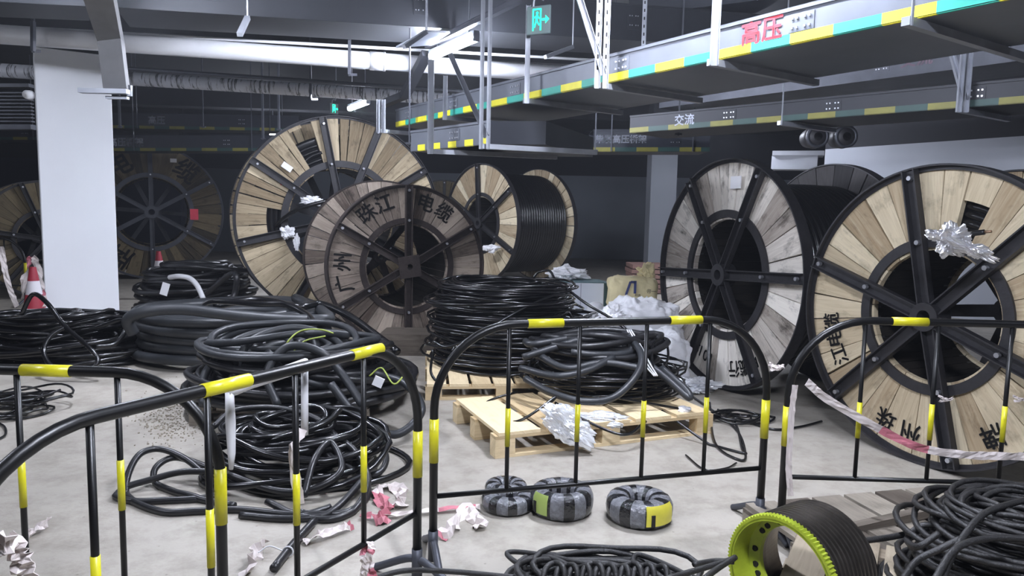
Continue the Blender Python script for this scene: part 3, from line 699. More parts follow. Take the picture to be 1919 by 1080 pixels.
# tape on the floor
def scrap(label, ctrl, seed, width=.06, name='tape_scrap', red=True, z=.02):
    pts = [G(x, y, z+.02*abs(noise.noise(Vector((i*1.7, seed, 0))))) for i, (x, y) in enumerate(ctrl)]
    ribbon_thing(name, label, 'tape', pts, (0,1,.2), wob=.5, seed=seed, width=width, red=red)
scrap('crumpled red and white tape lying behind the right post of the slanted barrier', [(700,975),(725,965),(715,935),(705,915),(740,912),(758,935),(735,945),(715,950)], 31, .08)
scrap('flat length of red and white tape leading right along the floor under the middle barrier', [(675,967),(720,966),(790,958),(850,952),(900,950)], 32, .04)
scrap('wide pink tape tail slanting to the floor left of the small wrapped coils', [(825,1006),(850,985),(872,955),(880,960),(895,980),(905,985)], 33, .075)
scrap('faded pink tape strip near the cut cable end', [(460,1078),(470,1050),(486,1030),(490,1020)], 34, .08)
scrap('pale strip of tape on the floor right of the cut cable end', [(570,1015),(600,1003),(640,990),(660,985)], 35, .05)
scrap('grey film strip on the floor inside the left barrier arch', [(35,1025),(55,1000),(80,985),(92,975)], 36, .05, red=False)
# cut cable piece
mb = MB(); pts = smooth_path([G(513,1066,.03), G(550,1020,.03), G(590,975,.03)], 6); mb.tube(pts, .02, 12)
o = mb.build('cut_cable', BLK2, smooth=True); tag(o, 'short cut piece of dark cable with a white tie, on the floor', 'cable')
mb = MB(); c = G(540,1034,.03); dr = (G(590,975,.03)-G(513,1066,.03)).normalized(); sd = dr.cross(Vector((0,0,1)))
mb.tube([c+sd*math.cos(a)*.023+Vector((0,0,1))*math.sin(a)*.023 for a in [k*math.pi/8 for k in range(16)]], .004, 6, closed=True)
mb.tube(smooth_path([c+sd*-.02, c+sd*-.09+Vector((0,0,.02)), c+sd*-.13-dr*.03]), .003, 6)
ot = mb.build('cable_tie', WHT, smooth=True); ot.parent = o

# ---------------------------------------------------------------- pallets
def pallet(label, p0, ang, L, D, h=.15, m=PALW, seed=1, ply=False, slats=7, z0=0):
    t = thing('pallet', label, 'pallet', (p0[0], p0[1], z0), ang, None); rd = random.Random(seed)
    n = slats
    for k in range(n):
        x = L*(k+.5)/n; mb = MB(); mb.box((x, D/2, h-.011), (L/n*.86, D, .022), rnd=rd.random()); mb.build('deck_board', m, t)
    for k in range(3):
        y = .05+(D-.1)*k/2; mb = MB(); mb.box((L/2, y, h-.033), (L, .1, .02), rnd=rd.random()); mb.build('stringer_board', m, t)
        mb = MB(); mb.box((L/2, y, .011), (L, .1, .02), rnd=rd.random()); mb.build('bottom_board', m, t)
        for j in range(3):
            mb = MB(); x = .07+(L-.14)*j/2; mb.box((x, y, (h-.022)/2), (.14, .1, h-.066), rnd=rd.random()); mb.build('block', m, t)
    return t
p0 = G(928, 861); p1 = G(1335, 813); a = math.atan2((p1-p0).y, (p1-p0).x)
pallet('pale new pallet in the middle under the cable heap, its corner bare', p0, a, (p1-p0).length, .92, .172, PALW, 1, slats=5)
p0 = G(848, 800); pallet('pallet under the tall round cable stack, behind the front one', (-.72, 6.0), .12, 1.35, 1.5, .14, PALW, 2)
p0 = G(345, 850); pallet('dusty pallet under the tangled thick cable coil', (-2.35, 5.15), .05, 1.3, 1.2, .14, PALD, 3)
pallet('dark old pallet with bare bolt holes behind the yellow-green rim', (1.0, 2.62), -.52, .9, .75, .16, wood('pallet_wood_grey', (166,154,134), (110,98,84), .4), 5, slats=5)
pallet('dark pallet under the braided coil in the bottom right corner', (1.45, 2.75), .25, 1.4, .9, .12, PALD, 6)
mb = MB(); a = G(1560,1000,.12); b = G(1800,945,.16); mb.bar(a, b, .05, .04); tag(mb.build('timber', PALD), 'long dark timber lying right of the yellow-green rim', 'plank')
mb = MB(); mb.bar(G(420,705,.25), G(280,690,.25), .03, .03)
# plywood board / stones on floor by column
mb = MB(); mb.box(G(780,640,.12), (.75,.5,.24)); tag(mb.build('wood_chock', PALD), 'plain grey wooden block at the foot of the centre reel', 'wood block')

# ---------------------------------------------------------------- small wrapped coils
def ring_coil(label, px, py, R, r, h, band):
    c = G(px, py); t = thing('wrapped_coil', label, 'wire coil', (c.x, c.y, 0), 0, 'small wrapped wire coils')
    n = 72; K = 20; vs = []; fs = []; mi = []
    for i in range(n):
        a = 2*math.pi*i/n
        for j in range(K):
            b = 2*math.pi*j/K; k = .5; cr = math.copysign(abs(math.cos(b))**.7, math.cos(b)); sr = math.copysign(abs(math.sin(b))**.7, math.sin(b))
            d_ = 1+.05*noise.noise(Vector((math.cos(a)*9, math.sin(a)*9, b*2)))+ .02*math.sin(j*2+i)
            rr = R-r+cr*r*d_; vs.append((math.cos(a)*rr, math.sin(a)*rr, h/2+sr*h/2*min(1, d_)))
    for i in range(n):
        for j in range(K): fs.append((i*K+j, ((i+1)%n)*K+j, ((i+1)%n)*K+(j+1)%K, i*K+(j+1)%K)); mi.append(1 if (i % 9) in (0,1,2,3) else 0)
    mb = MB(); mb.add(vs, fs); mb.mi = mi
    mb.build('wrapped_wire', [mat('grey_film', (104,105,110), .18, var=.35, scale=30, bump=.7, bscale=45, spec=.8), mat('film_over_black', (22,22,25), .16, var=.4, scale=30, bump=.5, bscale=50, spec=.8)], t, smooth=True)
    # label patch following the outer side
    if band:
        a0, a1, mm = band; mb = MB(); vs = []; fs = []; q = 14
        for i in range(q+1):
            a = math.radians(a0+(a1-a0)*i/q)
            for (rr, z) in ((R*1.012, h*.22), (R*1.022, h*.5), (R*1.008, h*.80), (R*.93, h*.98)): vs.append((math.cos(a)*rr, math.sin(a)*rr, z))
        for i in range(q):
            for j in range(3): fs.append((i*4+j, i*4+4+j, i*4+5+j, i*4+1+j))
        mb.add(vs, fs); o = mb.build('paper_label', mm, t, smooth=True)
        mb = MB(); am = math.radians(a0+(a1-a0)*.2); mb.box((math.cos(am)*R*1.03, math.sin(am)*R*1.03, h*.45), (.02,.006,.06), Matrix.Rotation(am+math.pi/2, 3, 'Z')); mb.build('label_print', INK, o)
    return t
YLAB = mat('yellow_label', (205,196,70), .35, var=.1, scale=14); GLAB = mat('green_label', (150,168,90), .35, var=.1)
ring_coil('film-wrapped wire coil with a yellow label, rightmost of the small ones on the floor', 1197, 972, .175, .062, .135, (272, 330, YLAB))
ring_coil('middle film-wrapped wire coil on the floor, with a green-yellow label at its left', 1052, 958, .17, .05, .14, (205, 240, GLAB))
t = ring_coil('leftmost small film-wrapped wire coil lying flat under the middle barrier', 952, 952, .145, .05, .09, None)
t = ring_coil('grey film-wrapped coil leaning behind the leftmost wrapped coil', 948, 934, .12, .045, .10, None)

# ---------------------------------------------------------------- yellow-green toothed rim
def sheave():
    R, Wd = .238, .27; Y = 2.62
    cx = (1494-959.5)/F*Y
    t = thing('grooved_pulley', 'yellow-green toothed rim with black grooved drum, bottom right of the middle', 'pulley', (cx, Y, 0), -math.radians(55))
    c = (0,0,R)
    mb = MB(); n = 96; prof = [(R*.80,.0),(R*.97,.0)]
    # toothed front ring
    vs = []; fs = []
    for i in range(n*2):
        a = 2*math.pi*i/(n*2); ro = R*(1.0 if (i % 2) else .965)
        for (rr, y) in ((R*.90,0),(ro,0),(ro,.03),(R*.90,.03)): vs.append((-math.sin(a)*rr, y, R+math.cos(a)*rr))
    M = n*2
    for i in range(M):
        for j in range(4): fs.append((i*4+j, ((i+1)%M)*4+j, ((i+1)%M)*4+(j+1)%4, i*4+(j+1)%4))
    mb.add(vs, fs)
    mb.lathe([(R*.885,.0),(R*.88,.10),(R*.70,.115),(R*.70,.135),(R*.93,.135),(R*.93,.0)], 96, 'Y', c)
    LIME = mat('lime_paint', (150,164,44), .45, var=.18, scale=9)
    f = mb.build('toothed_ring', LIME, t)
    mb = MB()
    for i in range(18):
        a = 2*math.pi*i/18+(.1 if i % 3 else -.05); p = (-math.sin(a)*R*.785, .1085, R+math.cos(a)*R*.785); mb.lathe([(0,-.004),(R*.052,-.004),(R*.052,.004),(0,.004)], 12, 'Y', p)
    mb.build('bolt_hole', INK, f)
    prof = [(R*.90,.03)]; y = .03
    while y < Wd: prof += [(R*.93,y),(R*.985,y+.005),(R*.985,y+.014),(R*.90,y+.019)]; y += .024
    prof += [(R*.90,y)]
    mb = MB(); mb.lathe(prof, 96, 'Y', c); mb.lathe([(R*.70,.135),(R*.72,.16),(R*.88,y),(R*.90,y),(R*.88,.14)], 72, 'Y', c)
    mb.build('grooved_drum', mat('worn_grooves', (92,87,82), .3, .85, var=.3, scale=10), t)
    return t
sheave()

# ---------------------------------------------------------------- bags, boxes, plastic
def sack(name, label, cat, c, size, m, seed, rz=0, e=.55, amp=.05, group=None, fine=0):
    t = []; nu, nv = 120, 70; vs = []; fs = []
    for i in range(nu):
        a = 2*math.pi*i/nu
        for j in range(nv+1):
            b = -math.pi/2+math.pi*j/nv
            cp = lambda x, p: math.copysign(abs(x)**p, x)
            v = Vector((cp(math.cos(b), e)*cp(math.cos(a), e)*size[0]/2, cp(math.cos(b), e)*cp(math.sin(a), e)*size[1]/2, cp(math.sin(b), e)*size[2]/2))
            nn = noise.fractal(v*5+Vector((seed*3.1, 0, 0)), 1, 2, 5)
            n2 = noise.noise(Vector((v.x*16, v.y*16, v.z*3+seed)))
            rg = 1-abs(noise.noise(Vector((v.x*7+v.z*3, v.y*7, v.z*4+seed))))*2
            v = v*(1+amp*nn+amp*.3*n2+amp*.5*rg**4-amp*.25*abs(noise.noise(Vector((v.x*22+v.z*9, v.y*22, v.z*12+seed)))))
            v.z = max(v.z, -size[2]/2*.99)
            vs.append(v+Vector((0,0,size[2]/2)))
    for i in range(nu):
        for j in range(nv): fs.append((i*(nv+1)+j, ((i+1)%nu)*(nv+1)+j, ((i+1)%nu)*(nv+1)+j+1, i*(nv+1)+j+1))
    mb = MB(); mb.add(vs, fs); o = mb.build(name, m, smooth=True); o.location = c; o.rotation_euler = (0,0,rz); tag(o, label, cat, group); return o
def crumple(name, label, cat, c, size, m, seed, amp=.5, sub=4, parent=None, freq=3.5, rot=0):
    import bmesh
    bm = bmesh.new(); bmesh.ops.create_icosphere(bm, subdivisions=sub, radius=.5)
    for v in bm.verts:
        p = v.co.copy(); k = 1+amp*noise.fractal(p*freq+Vector((seed, 0, 0)), .8, 2.1, 4)+amp*.5*abs(noise.noise(p*freq*3+Vector((0, seed, 0))))
        v.co = Vector((p.x*size[0]*k, p.y*size[1]*k, p.z*size[2]*k))
    me = bpy.data.meshes.new(name); bm.to_mesh(me); bm.free(); me.materials.append(m)
    o = bpy.data.objects.new(name, me); COL.objects.link(o); o.location = c; o.rotation_euler = (0, rot, 0)
    if label: tag(o, label, cat)
    return o
c = G(1195, 668); 
sack('white_sack', 'large crumpled white woven sack, its neck tied, leaning by the grey-white reel', 'sack', (1.32, 7.35, 0), (.82,.6,.74), WHITEBAG, 4, .1, .6, .16)
sack('white_sack', 'white sack lying low between the tall cable stack and the grey-white reel', 'sack', (1.47, 6.8, 0), (.44,.42,.50), WHITEBAG, 6, .3, .6, .2)
crumple('sack_neck', None, None, P(1148,598,6.95), (.24,.18,.2), WHITEBAG, 8, .7, 4)['label'] = 'tied puckered neck of the white sack'
nk = [o for o in COL.objects if o.name.startswith('sack_neck')][0]; tag(nk, 'puckered white plastic bag tied shut, resting against the large white sack', 'bag'); nk.name = 'tied_bag'
yb = sack('paper_sack', 'tan paper cement sack with a blue letter mark, standing behind the white sack', 'sack', (1.44, 8.6, .42), (.56,.34,.46), mat('tan_paper', (224,210,164), .7, var=.08, scale=8, bump=.4, bscale=9), 9, 0, .4, .09)
crumple('sack_top', None, None, (0,0,0), (.2,.12,.2), MATS['tan_paper'], 3, .6)
st = [o for o in COL.objects if o.name.startswith('sack_top')][0]; st.parent = yb; st.location = (.16, 0, .50); st.name = 'folded_top'
mb = MB(); f = -.182
mb.bar((-.10,f,.25), (-.05,f,.41), .028, .004, (0,1,0)); mb.bar((-.05,f,.405), (.005,f,.405), .028, .004, (0,1,0)); mb.bar((.005,f,.42), (.005,f,.27), .03, .004, (0,1,0))
lg = mb.build('blue_logo', mat('print_blue', (62,72,122), .7), yb)
mb = MB(); put_text(mb, '江苏省著名商标', (-.02,f,.185), (1,0,0), (0,0,1), .05, bold=.02); put_text(mb, '帝一', (.2,f,.30), (1,0,0), (0,0,1), .06); put_text(mb, '科盛', (.04,f,.25), (1,0,0), (0,0,1), .035); mb.build('printed_text', INK, yb)
# boxes
def carton(label, c, size, rz, side, top, txt=None):
    t = thing('carton', label, 'box', c, rz)
    mb = MB(); mb.box((0,0,size[2]/2), size); o = mb.build('box_body', side, t); bv = o.modifiers.new('b', 'BEVEL'); bv.width = .006
    mb = MB(); mb.box((0,0,size[2]+.003), (size[0]+.004, size[1]+.004, .012)); mb.build('box_lid', top, t)
    mb = MB(); mb.box((.0,-size[1]/2-.0015,size[2]*.5), (.006,.003,size[2]*.96)); mb.build('edge_seam', mat('carton_line', (120,124,134), .6), t)
    if txt: mb = MB(); put_text(mb, txt, (-size[0]*.28,-size[1]/2-.003,size[2]*.72), (1,0,0), (0,0,1), .05, bold=.02); mb.build('printed_text', INK, t)
    return t
WB = mat('white_carton', (206,210,218), .6, var=.03); TB = mat('teal_carton_top', (74,104,108), .5, var=.1)
carton('white carton with a teal top behind the tall cable stack', (.83, 8.9, .32), (.56,.4,.46), .03, WB, TB, 'AVV')
carton('narrow teal box between the white carton and the tan sack', (1.14, 9.2, .32), (.14,.35,.42), .1, TB, TB)
carton('lower white carton half hidden behind the tall cable stack', (.75, 8.5, 0), (.8,.5,.32), .03, WB, WB, 'RVV')
carton('long low white carton under the tan sack', (1.45, 8.6, 0), (.7,.4,.41), .0, WB, WB)
sack('white_jug', 'small rounded white plastic bundle in front of the white carton', 'bag', (.98, 8.36, .32), (.22,.2,.27), PAPER, 12, 0, .8, .05)
crumple('plastic_bag', 'crumpled white plastic bag on top of the white carton', 'bag', (.68, 9.05, .86), (.42,.28,.16), PAPER, 15, .6)
# lumber stack far behind
t = thing('lumber_stack', 'low reddish-brown stack of planks in front of the far grey column', 'planks', (3.2, 15.2, 0), 0)
for k in range(6):
    mb = MB(); mb.box((.02*(k%2), 0, .06+k*.1), (1.5,.9,.08)); mb.build('plank', mat('red_brown_wood', (112,84,76), .8, var=.2), t)
# plastic wrap on pallet edge
crumple('plastic_wrap', 'shiny clear plastic wrap hanging over the front edge of the pale pallet', 'plastic', P(1062,795,4.72), (.36,.18,.17), PLAST, 21, .45, 5, freq=3, rot=.55)
crumple('plastic_wrap', 'clear plastic wrap bunched under the thin cable loops on the pallet', 'plastic', P(1120,785,4.95), (.40,.12,.08), PLAST, 22, .5, 5, freq=3, rot=.1)
crumple('plastic_wrap', 'clear plastic lying on the floor at the foot of the grey-white reel', 'plastic', G(1300,722,.06), (.38,.25,.12), PLAST, 23, .6, 5)
crumple('plastic_wrap', 'small white plastic scrap on the right end of the pale pallet', 'plastic', P(1283,768,5.2), (.08,.07,.05), PAPER, 24, .6, 3)
crumple('plastic_scrap', 'white plastic wrapped on the cable end at the left of the centre reel', 'plastic', P(537,436,9.9), (.16,.08,.16), PAPER, 25, .8, 4)
crumple('plastic_scrap', 'white plastic strip hanging below the other scrap between the two middle reels', 'plastic', P(556,455,9.85), (.07,.05,.20), PAPER, 26, .7, 4)
crumple('plastic_scrap', 'white plastic on a cable end inside the ring of the largest reel', 'plastic', P(585,376,10.0), (.26,.08,.11), PAPER, 27, .7, 4)
crumple('plastic_scrap', 'white plastic taped round the cable end on the reel full of cable', 'plastic', P(920,466,15.9), (.28,.15,.14), PAPER, 28, .7, 4)
crumple('silver_foil', 'crumpled silver foil hanging from the nearest reel', 'foil', P(1780,448,4.18), (.17,.08,.12), FOIL, 31, .9, 5, freq=3)
crumple('silver_foil', 'strip of silver foil trailing right below the cable end on the nearest reel', 'foil', P(1825,470,4.1), (.20,.07,.06), FOIL, 33, .8, 5, rot=.35, freq=3)
mb = MB(); mb.tube(smooth_path([P(1790,455,4.35), P(1815,440,4.25), P(1845,435,4.18)]), .016, 10); mb.tube([P(1843,435,4.19), P(1858,434,4.15)], .008, 8, mi=1)
o = mb.build('cable_end', [BLK2, mat('copper_end', (150,120,96), .4, .6)], smooth=True); tag(o, 'cut cable end sticking out of the silver foil on the nearest reel', 'cable')

# ---------------------------------------------------------------- traffic cones
def cone(label, p, h=.72, s=1):
    t = thing('traffic_cone', label, 'traffic cone', (p[0], p[1], 0), 0, 'red and white traffic cones')
    CW = mat('cone_white', (212,208,212), .5, var=.06); CRD = mat('cone_red', (150,36,52), .5, var=.1)
    mb = MB(); mb.box((0,0,.02), (.38,.38,.04)); mb.build('cone_base', mat('cone_black', (30,30,32), .7), t)
    mb = MB(); zs = [.04,.16,.30,.44,.58,.72]
    for k in range(5):
        r = lambda z: (.15-.12*z/.72); mb.lathe([(r(zs[k]),zs[k]),(r(zs[k+1]),zs[k+1])], 28, 'Z', (0,0,0), mi=k % 2, closed=False)
    mb.lathe([(.03,.72),(.0,.725)], 28, 'Z', (0,0,0), mi=0, closed=False)
    mb.build('cone_body', [CRD, CW], t, smooth=True); t.scale = (s,s,s); return t
cone('red and white striped traffic cone left of the white column', (-5.76, 8.62), s=1.17)
cone('striped traffic cone standing in front of the dusty reel right of the column', (-6.1, 12.4), s=1.15)
ribbon_thing('barrier_tape', 'red and white tape draped round the top of the left traffic cone', 'tape', [P(42,560,8.9), P(50,510,9.0), P(60,484,9.05), P(70,500,9.0), P(76,540,8.8), P(84,575,8.6)], (1,0,0), wob=.5, seed=41, width=.09)

# ---------------------------------------------------------------- trays overhead
def tray(label, a, b, wd, h, m=TRAY, tape=True, joints=(), seg=.27, tape_h=.055, texts=(), lip=True, rods=False):
    """a,b: near bottom edge end points (world). Tray extends away horizontally."""
    a = Vector(a); b = Vector(b); d = (b-a); L = d.length; dn = d.normalized()
    away = Vector((-dn.y, dn.x, 0)).normalized()
    if away.y < 0: away = -away
    if away.dot(Vector((a.x, a.y, 0))) < 0 and away.dot(Vector((b.x, b.y, 0))) < 0: away = -away
    up = away.cross(dn); up = up if up.z > 0 else -up
    t = thing('cable_tray', label, 'cable tray', a)
    M = Matrix((dn, away, up)).transposed()
    def W3(x, y, z): return M @ Vector((x, y, z))
    mb = MB(); th = .004
    mb.box(W3(L/2, wd/2, th/2), (L, wd, th), M); mb.box(W3(L/2, th/2, h/2), (L, th, h), M); mb.box(W3(L/2, wd-th/2, h/2), (L, th, h), M)
    mb.box(W3(L/2, wd/2, h+.002), (L, wd+.02, th), M); mb.box(W3(L/2, -.008, h-.008), (L, .004, .02), M)
    mb.build('tray_body', m, t)
    if tape:
        mb = MB(); x = 0; k = 0
        while x < L:
            e = min(L, x+seg); mb.box(W3((x+e)/2, -.0025, tape_h/2+.002), (e-x, .003, tape_h), M, mi=k % 2); mb.box(W3((x+e)/2, .012, -.002), (e-x, .02, .003), M, mi=k % 2); x = e; k += 1
        mb.build('warning_tape', tape, t)
    for x in joints:
        mb = MB(); mb.box(W3(x, -.003, h*.55), (.16,.004,h*.5), M)
        for dx in (-.055,-.025,.025,.055):
            for dz in (.42,.68): q = W3(x+dx, -.008, h*dz); mb.box(q, (.012,.012,.012), M, mi=1)
        mb.build('joint_plate', [m, BOLT], t)
    for (txt, x, z, s, mm) in texts:
        mb = MB(); rt = dn if dn.x > 0 else -dn; put_text(mb, txt, W3(x, -.006, z), rt, up, s, bold=.02); mb.build('painted_lettering', mm, t)
    if rods:
        mb = MB()
        for x in (L*.15, L*.85):
            q = W3(x, -.02, 0); mb.bar(q, (q.x, q.y, 4.6-a.z), .014, .014)
        mb.build('hanging_rod', GALVD, t)
    return t
T1a, T1b = G(742, 238, 2.6), G(1860, 3, 2.6)
d1 = (T1b-T1a).normalized(); T1b = T1a+d1*8.6
def along(px):    # distance along T1 seen at px
    best = min((abs((CX+F*((T1a+d1*s).dot(CR)-CAM.dot(CR))/((T1a+d1*s-CAM).dot(F0)))-px), s) for s in [k*.01 for k in range(0, 700)]); return best[1]
tray('long grey steel tray with yellow-green tape crossing the upper right, red characters on its side', T1a, T1b, 1.0, .2, TRAY, (TY, TG), joints=[along(x) for x in (765,850,965,1165,1500)], texts=[('高压', along(1425), .115, .15, LETR)])
T2a, T2b = G(1180, 249, 2.6), G(1860, 197, 2.6); d2_ = (T2b-T2a).normalized(); T2b = T2a+d2_*5.6
TYd = mat('tape_yellow_shaded', (104,100,36), .6, var=.15); TGd = mat('tape_green_shaded', (24,54,50), .6, var=.15)  # shade over the dim trays put into darker tape colours
tray('dark tray with shade-dimmed yellow and green tape running to the right edge', T2a, T2b, .8, .2, mat('tray_shaded', (22,24,31), .6, .2, var=.15, scale=2), (TYd, TGd), joints=(1.3,2.4,3.6), texts=[('交流', .75, .1, .13, LETW)])  # shade behind the long tray put into its near-black colour
T3a, T3b = G(1235, 203, 3.1), G(1919, 113, 3.1); d3_ = (T3b-T3a).normalized(); T3b = T3a+d3_*6
tray('higher plain grey tray between the long taped tray and the dark one', T3a, T3b, .8, .25, GALVD, None, joints=(1.0,3.05), texts=[('交流', 3.4, .16, .16, mat('stencil_pinkish', (130,110,122), .7))])
T4a, T4b = G(770, 284, 2.2), G(915, 270, 2.2)
tray('short lower grey tray with a bent end, beneath the long taped tray', T4a, T4b, .55, .2, TRAY, (TRAY, TY), joints=(.75,), seg=.13)
# its corner piece turning right
mb = MB(); a = T4b; hgt = .2
q = [T4b, T4b+Vector((.5,-.05,0)), T4b+Vector((1.05,1.2,0)), T4b+Vector((.35,1.3,0)), T4b+Vector((-.4,.55,0))]
vs = [v for v in q]+[v+Vector((0,0,hgt)) for v in q]; mb.add(vs, [(4,3,2,1,0),(5,6,7,8,9)]+[(i,(i+1)%5,5+(i+1)%5,5+i) for i in range(5)])
tag(mb.build('tray_elbow', TRAYD), 'dark angled elbow at the right end of the short lower tray', 'cable tray')
for (pa_, pb_, lab, txt) in (((1112,284,10.2),(1330,284,10.2),'far dark tray with pale characters, behind the tray elbow','柴发高压桥架'), ((205,283,14.2),(520,283,14.2),'far dark tray right of the column, low, with dimmed tape','发高压桥架'),
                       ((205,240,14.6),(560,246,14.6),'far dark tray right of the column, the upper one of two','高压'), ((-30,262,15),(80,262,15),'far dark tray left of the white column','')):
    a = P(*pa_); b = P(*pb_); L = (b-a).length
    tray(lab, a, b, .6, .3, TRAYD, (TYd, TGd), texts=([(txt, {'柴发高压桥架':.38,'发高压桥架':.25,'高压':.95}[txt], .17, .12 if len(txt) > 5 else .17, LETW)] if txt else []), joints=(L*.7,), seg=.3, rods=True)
# ducts high up along the pipes
def boxrun(name, label, cat, a, b, wd, h, m, kind=None, group=None):
    a = Vector(a); b = Vector(b); mb = MB(); mb.bar(a, b, wd, h); o = mb.build(name, m, loc=None)
    if kind: o['kind'] = kind
    else: tag(o, label, cat, group)
    return o
def tray_high(label, a, b, wd, h, m, joints): return tray(label, a, b, wd, h, m, None, joints=joints)
tray_high('wide dark grey tray crossing just above the white pipes', P(215,14,7.2), P(1440,92,9.6), .8, .42, BEAMD, (.9, 3.0, 5.6))
tray_high('dark grey tray in the top left corner before the steel riser', P(-40,2,6.5), P(165,12,6.9), .6, .25, BEAMD, ())
tray_high('dark high tray behind the long taped tray', P(1180,30,9.5), P(1919,-60,8.5), .8, .4, TRAYD, (1.2,))
# pipes
def pipe(label, pts, r, m=PVC, sleeves=(), name='pipe', cat='pipe', smudge=None):
    t = thing(name, label, cat, pts[0]); mb = MB(); mb.tube(pts, r, 28); mb.build('pipe_body', m, t, smooth=True, loc=pts[0])
    d = (Vector(pts[-1])-Vector(pts[0])); L = d.length; d.normalize()
    for s in sleeves: c = Vector(pts[0])+d*s; mb = MB(); mb.tube([c-d*.09, c+d*.09], r*1.08, 28); mb.tube([c+d*.075, c+d*.1], r*1.13, 28); mb.build('pipe_sleeve', m, t, smooth=True, loc=pts[0])
    return t
def grimy(name):
    m = mat(name, (196,198,204), .45, var=.05); N = m.node_tree.nodes; L = m.node_tree.links; b = N['Principled BSDF']
    tc = N.new('ShaderNodeTexCoord'); mp = N.new('ShaderNodeMapping'); mp.inputs['Scale'].default_value = (22, 3, 2.0); L.new(tc.outputs['Object'], mp.inputs[0])
    n = N.new('ShaderNodeTexNoise'); n.inputs['Scale'].default_value = 1; n.inputs['Detail'].default_value = 7; n.inputs['Roughness'].default_value = .7; L.new(mp.outputs[0], n.inputs['Vector'])
    r = N.new('ShaderNodeValToRGB'); r.color_ramp.elements[0].position = .52; r.color_ramp.elements[0].color = (1,1,1,1); r.color_ramp.elements[1].position = .56; r.color_ramp.elements[1].color = (.08,.08,.08,1)
    L.new(n.outputs['Fac'], r.inputs['Fac']); src = b.inputs['Base Color'].links[0].from_socket
    a = N.new('ShaderNodeMix'); a.data_type = 'RGBA'; a.blend_type = 'MULTIPLY'; a.inputs['Factor'].default_value = .9
    L.new(src, a.inputs['A']); L.new(r.outputs['Color'], a.inputs['B']); L.new(a.outputs['Result'], b.inputs['Base Color']); return m
p0 = P(-60,60,8.0); p1 = P(1130,145,9.9); pipe('thick white pipe running across the whole upper left, the nearer of two', [p0, p1], .103, sleeves=(4.35,))
p0 = P(-60,128,10.5); p1 = P(1000,196,12.9); pipe('white pipe stained with black streaks, lower and behind the clean one', [p0, p1], .10, grimy('stained_pipe'), sleeves=())
p0 = P(-60,46,8.1); p1 = P(1330,125,9.8); pipe('thin grey pipe just above the thick white pipe', [p0, p1], .018, PVC)
p0 = P(230,128,10.6); p1 = P(1000,180,12.6); pipe('thin dark pipe just above the stained pipe', [p0, p1], .03, GALVD)
for (x, y0, y1, Y, lab) in ((62,40,96,7.85,'dark steel clamp round the thick pipe at the column'), (655,100,140,8.75,'thin clamp on the thick pipe near the bright lamp'), (582,150,186,11.6,'dark clamp near the middle of the stained pipe')):
    mb = MB(); mb.bar(P(x,y0,Y), P(x,y1,Y), .03, .05); mb.bar(P(x,y1,Y), P(x+12,y1,Y+.3), .03, .03); mb.bar(P(x,y0,Y), P(x,y0,Y)+Vector((0,0,4.6-P(x,y0,Y).z)), .03, .03); tag(mb.build('pipe_clamp', GALVD), lab, 'pipe clamp')
# vertical steel riser in front of the column
mb = MB(); Yr = 5.6
def prism(mb, q, dvec):
    n = len(q); vs = list(q)+[v+dvec for v in q]; mb.add(vs, [tuple(range(n)), tuple(range(2*n-1, n-1, -1))]+[(i,(i+1)%n,n+(i+1)%n,n+i) for i in range(n)])
t = thing('cable_riser', 'wide flat grey steel riser bent once, hanging before the top of the white column', 'cable riser', P(215,165,5.6))
mb = MB(); q = [P(143,-40,4.9), P(205,-40,4.9), P(226,72,5.6), P(182,77,5.6)]; prism(mb, q, Vector((-.05,.15,.0))); mb.build('upper_section', mat('riser_grey', (120,120,122), .6, .2, var=.1), t, loc=t.location)
mb = MB(); q = [P(182,77,5.6), P(226,72,5.6), P(237,165,5.6), P(193,165,5.6)]; prism(mb, q, Vector((-.05,.15,0))); mb.build('lower_section', mat('riser_grey', (120,120,122), .6, .2, var=.1), t, loc=t.location)
mb = MB(); mb.bar(P(150,170,5.55), P(240,172,5.55), .06, .035); mb.bar(P(200,183,5.6), P(240,184,5.6), .04, .02); mb.bar(P(243,160,5.7), P(243,180,5.7), .03, .03); mb.build('bracket', GALV, t, loc=t.location)
# hangers
def hanger(label, px, py, z, length, dirv, top=4.6, dbl=False, brace=None, thin=False, wst=.042, slots=False):
    p = G(px, py, z); t = thing('tray_hanger', label, 'hanger', p); dirv = Vector(dirv).normalized(); q = Vector((0,0,0))
    mb = MB(); ws = .012 if thin else wst
    for k in ((-.5,.5) if dbl else (0,)):
        o = Vector((k*.06, 0, 0))-B*.045; mb.channel(o+Vector((0,-.03,-.05)), o+Vector((0,-.03,top-p.z)), ws, ws*.6, (0,-1,0), .004)
        if slots:
            zz = .1
            while zz < top-p.z: mb.box(o+Vector((0,-.034-ws*.0,zz)), (ws*.3,.006,.03), mi=1); zz += .08
    mb.build('strut', [GALV, INK], t)
    mb = MB(); mb.bar(-B*.07+Vector((0,0,-.025)), dirv*length+Vector((0,0,-.025)), .042, .042); mb.build('crossbar', GALV, t)
    if brace: 
        mb = MB(); bq = P(*brace)-p; mb.channel(Vector((-.02,-.05,.05)), bq, .045, .03, (0,-1,0), .004); mb.build('brace', GALV, t)
    return t
hanger('double steel hanger with slanting brace, beneath the long tray right of the exit sign', 1134, 155.6, 2.59, 1.05, B, dbl=True, brace=(1083,-10,5.5), slots=True)
hanger('single bright hanger strut left of the red characters', 1344, 111.5, 2.59, 1.05, B, wst=.05)
hanger('thin rod hanger on the long tray near the top right corner', 1712, 34.1, 2.59, 1.3, B, thin=True)
hanger('single white hanger strut below the green exit sign', 995, 184.8, 2.59, 1.05, B, top=3.35)
hanger('grey hanger strut right of the tray elbow lamp brace', 842, 217.0, 2.59, 1.05, B, top=2.98)
